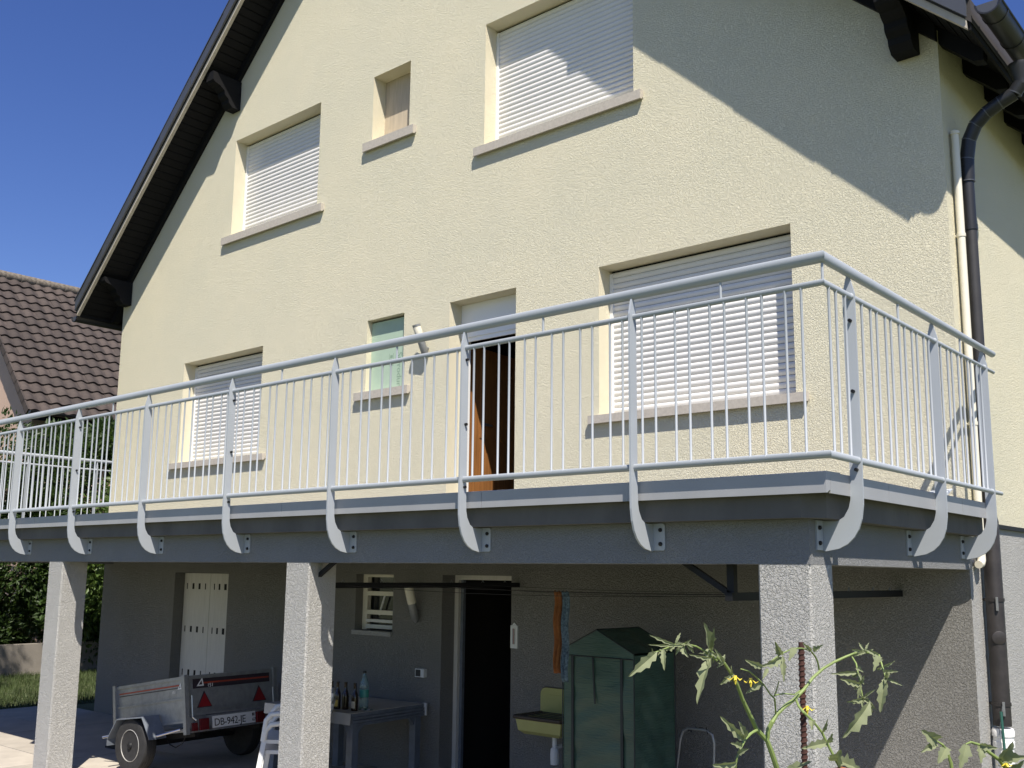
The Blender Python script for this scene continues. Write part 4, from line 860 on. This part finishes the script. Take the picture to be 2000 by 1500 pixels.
ST = {
'main':[[8.427, -5.636, 1.598], [8.429, -5.659, 1.648], [8.43, -5.677, 1.674], [8.426, -5.684, 1.693], [8.42, -5.707, 1.712], [8.419, -5.727, 1.737], [8.418, -5.746, 1.76], [8.419, -5.764, 1.784], [8.419, -5.78, 1.8], [8.417, -5.799, 1.818], [8.414, -5.818, 1.829], [8.412, -5.836, 1.841]],
'right':[[8.426, -5.684, 1.693], [8.429, -5.685, 1.71], [8.435, -5.683, 1.722], [8.437, -5.67, 1.733], [8.444, -5.653, 1.745], [8.451, -5.635, 1.754], [8.46, -5.618, 1.769], [8.468, -5.6, 1.787], [8.478, -5.582, 1.801], [8.488, -5.561, 1.811], [8.499, -5.54, 1.819], [8.511, -5.531, 1.825], [8.53, -5.529, 1.828], [8.554, -5.535, 1.825], [8.564, -5.549, 1.808], [8.57, -5.553, 1.791]],
'arch':[[8.414, -5.817, 1.823], [8.414, -5.847, 1.837], [8.408, -5.867, 1.846], [8.402, -5.886, 1.85], [8.396, -5.905, 1.85], [8.387, -5.925, 1.843], [8.38, -5.943, 1.838]],
'droop':[[8.508, -5.533, 1.819], [8.52, -5.547, 1.81], [8.525, -5.553, 1.795], [8.53, -5.559, 1.78], [8.535, -5.563, 1.758], [8.547, -5.565, 1.754]],
'top':[[8.473, -5.586, 1.8], [8.477, -5.599, 1.813], [8.479, -5.613, 1.823], [8.483, -5.638, 1.833], [8.482, -5.667, 1.838], [8.48, -5.696, 1.839], [8.475, -5.725, 1.832], [8.467, -5.743, 1.822], [8.461, -5.76, 1.813]],
'low':[[8.453, -5.633, 1.754], [8.469, -5.658, 1.747], [8.479, -5.662, 1.739], [8.488, -5.65, 1.726], [8.493, -5.629, 1.707], [8.498, -5.621, 1.689], [8.503, -5.612, 1.671], [8.509, -5.603, 1.652]],
'side':[[8.421, -5.706, 1.711], [8.423, -5.73, 1.709], [8.425, -5.754, 1.703], [8.423, -5.766, 1.69], [8.423, -5.778, 1.678], [8.419, -5.777, 1.661]],
'truss':[[8.436, -5.671, 1.733], [8.451, -5.704, 1.761], [8.451, -5.719, 1.769], [8.455, -5.746, 1.785], [8.452, -5.765, 1.798], [8.449, -5.783, 1.808], [8.44, -5.792, 1.811]],
'truss2':[[8.451, -5.705, 1.766], [8.453, -5.677, 1.767], [8.457, -5.646, 1.763], [8.46, -5.631, 1.769]],
'twig':[[8.451, -5.705, 1.765], [8.46, -5.713, 1.778], [8.468, -5.722, 1.79]]}
RAD = {'main': (.0046, .0017), 'right': (.0038, .0011), 'arch': (.0016, .0009), 'droop': (.0014, .0008), 'top': (.0015, .0009), 'low': (.0019, .0022), 'side': (.0024, .0014), 'truss': (.0014, .0009), 'truss2': (.0012, .0009), 'twig': (.0011, .0008)}
LV = [([8.386, -5.939, 1.841], [8.363, -5.978, 1.806], 0.3),([8.393, -5.933, 1.844], [8.402, -5.947, 1.817], 0.3),([8.404, -5.898, 1.849], [8.418, -5.91, 1.834], 0.5),([8.401, -5.915, 1.851], [8.386, -5.957, 1.863], 0.12),([8.41, -5.893, 1.851], [8.378, -5.948, 1.848], 0.05),([8.417, -5.835, 1.829], [8.409, -5.876, 1.768], 0.22),([8.412, -5.838, 1.842], [8.431, -5.875, 1.878], 0.3),([8.413, -5.83, 1.838], [8.437, -5.865, 1.872], 0.12),([8.424, -5.85, 1.829], [8.411, -5.889, 1.834], 0.15),([8.436, -5.838, 1.821], [8.441, -5.865, 1.842], 0.2),([8.479, -5.734, 1.828], [8.466, -5.769, 1.814], 0.35),([8.46, -5.762, 1.814], [8.453, -5.797, 1.824], 0.3),([8.466, -5.755, 1.811], [8.469, -5.777, 1.798], 0.3),([8.482, -5.692, 1.839], [8.483, -5.716, 1.823], 0.4),([8.476, -5.724, 1.831], [8.483, -5.736, 1.791], 0.22),([8.476, -5.729, 1.831], [8.484, -5.762, 1.849], 0.3),([8.483, -5.625, 1.83], [8.502, -5.637, 1.843], 0.4),([8.483, -5.638, 1.833], [8.485, -5.666, 1.845], 0.3),([8.524, -5.553, 1.797], [8.501, -5.601, 1.795], 0.15),([8.53, -5.559, 1.778], [8.516, -5.599, 1.788], 0.25),([8.535, -5.563, 1.758], [8.532, -5.592, 1.755], 0.4),([8.538, -5.561, 1.758], [8.558, -5.574, 1.774], 0.2),([8.547, -5.565, 1.754], [8.519, -5.604, 1.696], 0.28),([8.57, -5.553, 1.79], [8.565, -5.573, 1.74], 0.3),([8.57, -5.553, 1.79], [8.596, -5.555, 1.782], 0.15),([8.564, -5.55, 1.808], [8.587, -5.557, 1.818], 0.15),([8.567, -5.554, 1.80], [8.592, -5.564, 1.804], 0.25),([8.554, -5.537, 1.824], [8.557, -5.567, 1.804], 0.4),([8.523, -5.55, 1.803], [8.538, -5.569, 1.801], 0.4),([8.498, -5.621, 1.69], [8.478, -5.664, 1.686], 0.32),([8.498, -5.622, 1.692], [8.514, -5.637, 1.706], 0.4),([8.493, -5.629, 1.707], [8.511, -5.645, 1.728], 0.2),([8.488, -5.65, 1.726], [8.495, -5.67, 1.717], 0.5),([8.506, -5.607, 1.662], [8.55, -5.623, 1.659], 0.45),([8.506, -5.607, 1.663], [8.528, -5.647, 1.682], 0.5),([8.427, -5.65, 1.63], [8.476, -5.64, 1.665], 0.25),([8.425, -5.756, 1.702], [8.417, -5.809, 1.737], 0.25),([8.425, -5.754, 1.704], [8.432, -5.781, 1.73], 0.3),([8.421, -5.778, 1.671], [8.412, -5.826, 1.67], 0.35),([8.424, -5.776, 1.682], [8.446, -5.788, 1.695], 0.35),([8.424, -5.766, 1.692], [8.431, -5.803, 1.703], 0.3),([8.455, -5.746, 1.785], [8.438, -5.772, 1.775], 0.35)]
LV2 = [([8.686, -5.679, 1.722], [8.681, -5.713, 1.736], 0.6),([8.686, -5.679, 1.72], [8.677, -5.711, 1.709], 0.35),([8.692, -5.66, 1.711], [8.693, -5.695, 1.695], 0.5),([8.717, -5.651, 1.717], [8.715, -5.674, 1.687], 0.5),([8.729, -5.627, 1.715], [8.753, -5.633, 1.713], 0.45),([8.727, -5.627, 1.714], [8.735, -5.644, 1.693], 0.5),([8.745, -5.597, 1.693], [8.771, -5.618, 1.718], 0.5),([8.746, -5.595, 1.692], [8.783, -5.604, 1.702], 0.45),([8.75, -5.583, 1.676], [8.779, -5.605, 1.693], 0.5)]
def flower(T, c, drop, rs):
    c = Vector(c); mb = MB()
    for i in range(6):
        a = i*math.pi/3+rs.uniform(-.2, .2); d = Vector((math.cos(a), math.sin(a), -.35-.4*drop)).normalized(); q = c+d*.011; s = d.cross(Vector((0, 0, 1))).normalized()
        mb.add([c, q+s*.0022, q+d*.006+Vector((0, 0, .006)), q-s*.0022], [(0, 1, 2, 3)])
    mb.lathe([(.0025, 0), (.003, -.004), (.001, -.013)], c, 8); part('flower', mb, M_YEL, T)
def tomato(T, stems, rad, leaves, flowers, seed, extra=0):
    rs = random.Random(seed)
    for k, pts in stems.items():
        r0, r1 = rad[k]; n = len(pts); P_ = [Vector(p) for p in pts]
        part('stem', MB().tube(P_, [r0+(r1-r0)*i/(n-1) for i in range(n)], 8), M_STEM, T, True)
    for b, t, w_ in leaves:
        mb = MB(); leaflet(mb, b, t, w_, rs); part('leaf', mb, M_TOM, T, True)
    for i in range(extra):   # curled young leaves crowding the shoot tips
        k = rs.choice(['main', 'arch', 'right', 'droop']); P_ = stems[k]; j = rs.randrange(max(0, len(P_)-4), len(P_)); b = Vector(P_[j])
        t = b+Vector((rs.gauss(0, .5), rs.gauss(-.3, .5), rs.gauss(-.15, .6))).normalized()*rs.uniform(.010, .026); mb = MB(); leaflet(mb, b, t, rs.uniform(.15, .4), rs, .4); part('leaf', mb, M_TOM, T, True)
    for c in flowers: flower(T, c, 1, rs)
T1 = thing('tomato_plant', (8.43, -5.60, -.03), 'leggy tomato plant with curled leaves and yellow flowers by the rusty stake', 'plant')
ST['stalk'] = [(8.45, -5.58, -.03), (8.44, -5.57, .5), (8.445, -5.60, 1.1), (8.43, -5.62, 1.45), (8.427, -5.636, 1.598)]; RAD['stalk'] = (.009, .0047)
ST['lowstalk'] = [(8.445, -5.6, 1.12), (8.49, -5.59, 1.35), (8.515, -5.597, 1.55), (8.509, -5.603, 1.652)]; RAD['lowstalk'] = (.006, .003)
ST['sidestalk'] = [(8.44, -5.6, 1.25), (8.42, -5.72, 1.45), (8.41, -5.77, 1.58), (8.419, -5.777, 1.661)]; RAD['sidestalk'] = (.005, .002)
tomato(T1, ST, RAD, LV, [(8.433, -5.796, 1.801), (8.479, -5.649, 1.748), (8.445, -5.77, 1.796)], 11, 60)
part('tomato', MB().lathe([(.002, -.018), (.014, -.014), (.019, 0), (.014, .013), (.002, .016)], (8.512, -5.602, 1.637), 14), M_TOMF, T1, True)
rs = random.Random(21)
for i in range(30):   # foliage lower on the stalk, below the frame
    z = rs.uniform(.25, 1.5); a = rs.uniform(0, 6.28); b = Vector((8.44, -5.6, z)); mb = MB(); e = b+Vector((math.cos(a)*.16, math.sin(a)*.16, -.03)); mb.tube([b, (b+e)/2+Vector((0, 0, .02)), e], .0016, 5)
    for q in range(3): leaflet(mb, b.lerp(e, .5+.25*q), b.lerp(e, .5+.25*q)+Vector((rs.gauss(0, .03), rs.gauss(0, .03), -.04)), .4, rs)
    part('leaf', mb, M_TOM, T1)
T2 = thing('tomato_plant', (8.72, -5.55, -.03), 'second tomato plant with pale broad leaflets before the house corner', 'plant')
S2 = {'a': [(8.71, -5.56, 1.35), (8.70, -5.62, 1.58), [8.695, -5.646, 1.667], [8.695, -5.651, 1.689], [8.692, -5.657, 1.706], [8.692, -5.673, 1.716], [8.685, -5.68, 1.722]],
      'b': [(8.71, -5.56, 1.35), (8.76, -5.545, 1.55), [8.757, -5.563, 1.657], [8.745, -5.595, 1.692], [8.737, -5.618, 1.705], [8.728, -5.628, 1.715], [8.723, -5.647, 1.72], [8.717, -5.651, 1.717]],
      's': [(8.72, -5.55, -.03), (8.73, -5.54, .6), (8.71, -5.56, 1.36)]}
tomato(T2, S2, {'a': (.004, .0011), 'b': (.004, .0011), 's': (.010, .006)}, LV2, [(8.752, -5.588, 1.689)], 12)
tag(part('rusty_stake', MB().tube([(8.413, -5.538, -.03), (8.428, -5.553, 1.84)], .0045, 10), M_REBAR, None, True), 'rusty ribbed steel bar supporting the tomato plant', 'stake')
sk = bpy.data.objects['rusty_stake']; mb = MB(); z = 1.3
for i in range(60):
    zc = 1.3+.009*i; t = zc/1.84; c = Vector((8.413+.015*t, -5.538-.015*t, zc)); d = Vector((.15, -.12, 0)); ring = [c+Vector((math.cos(a)*.0054, math.sin(a)*.0054, .0022*math.sin(a))) for a in [2*math.pi*j/8 for j in range(9)]]
    mb.tube(ring, .0009, 4, cap=False)
part('rib', mb, M_REBAR, sk)
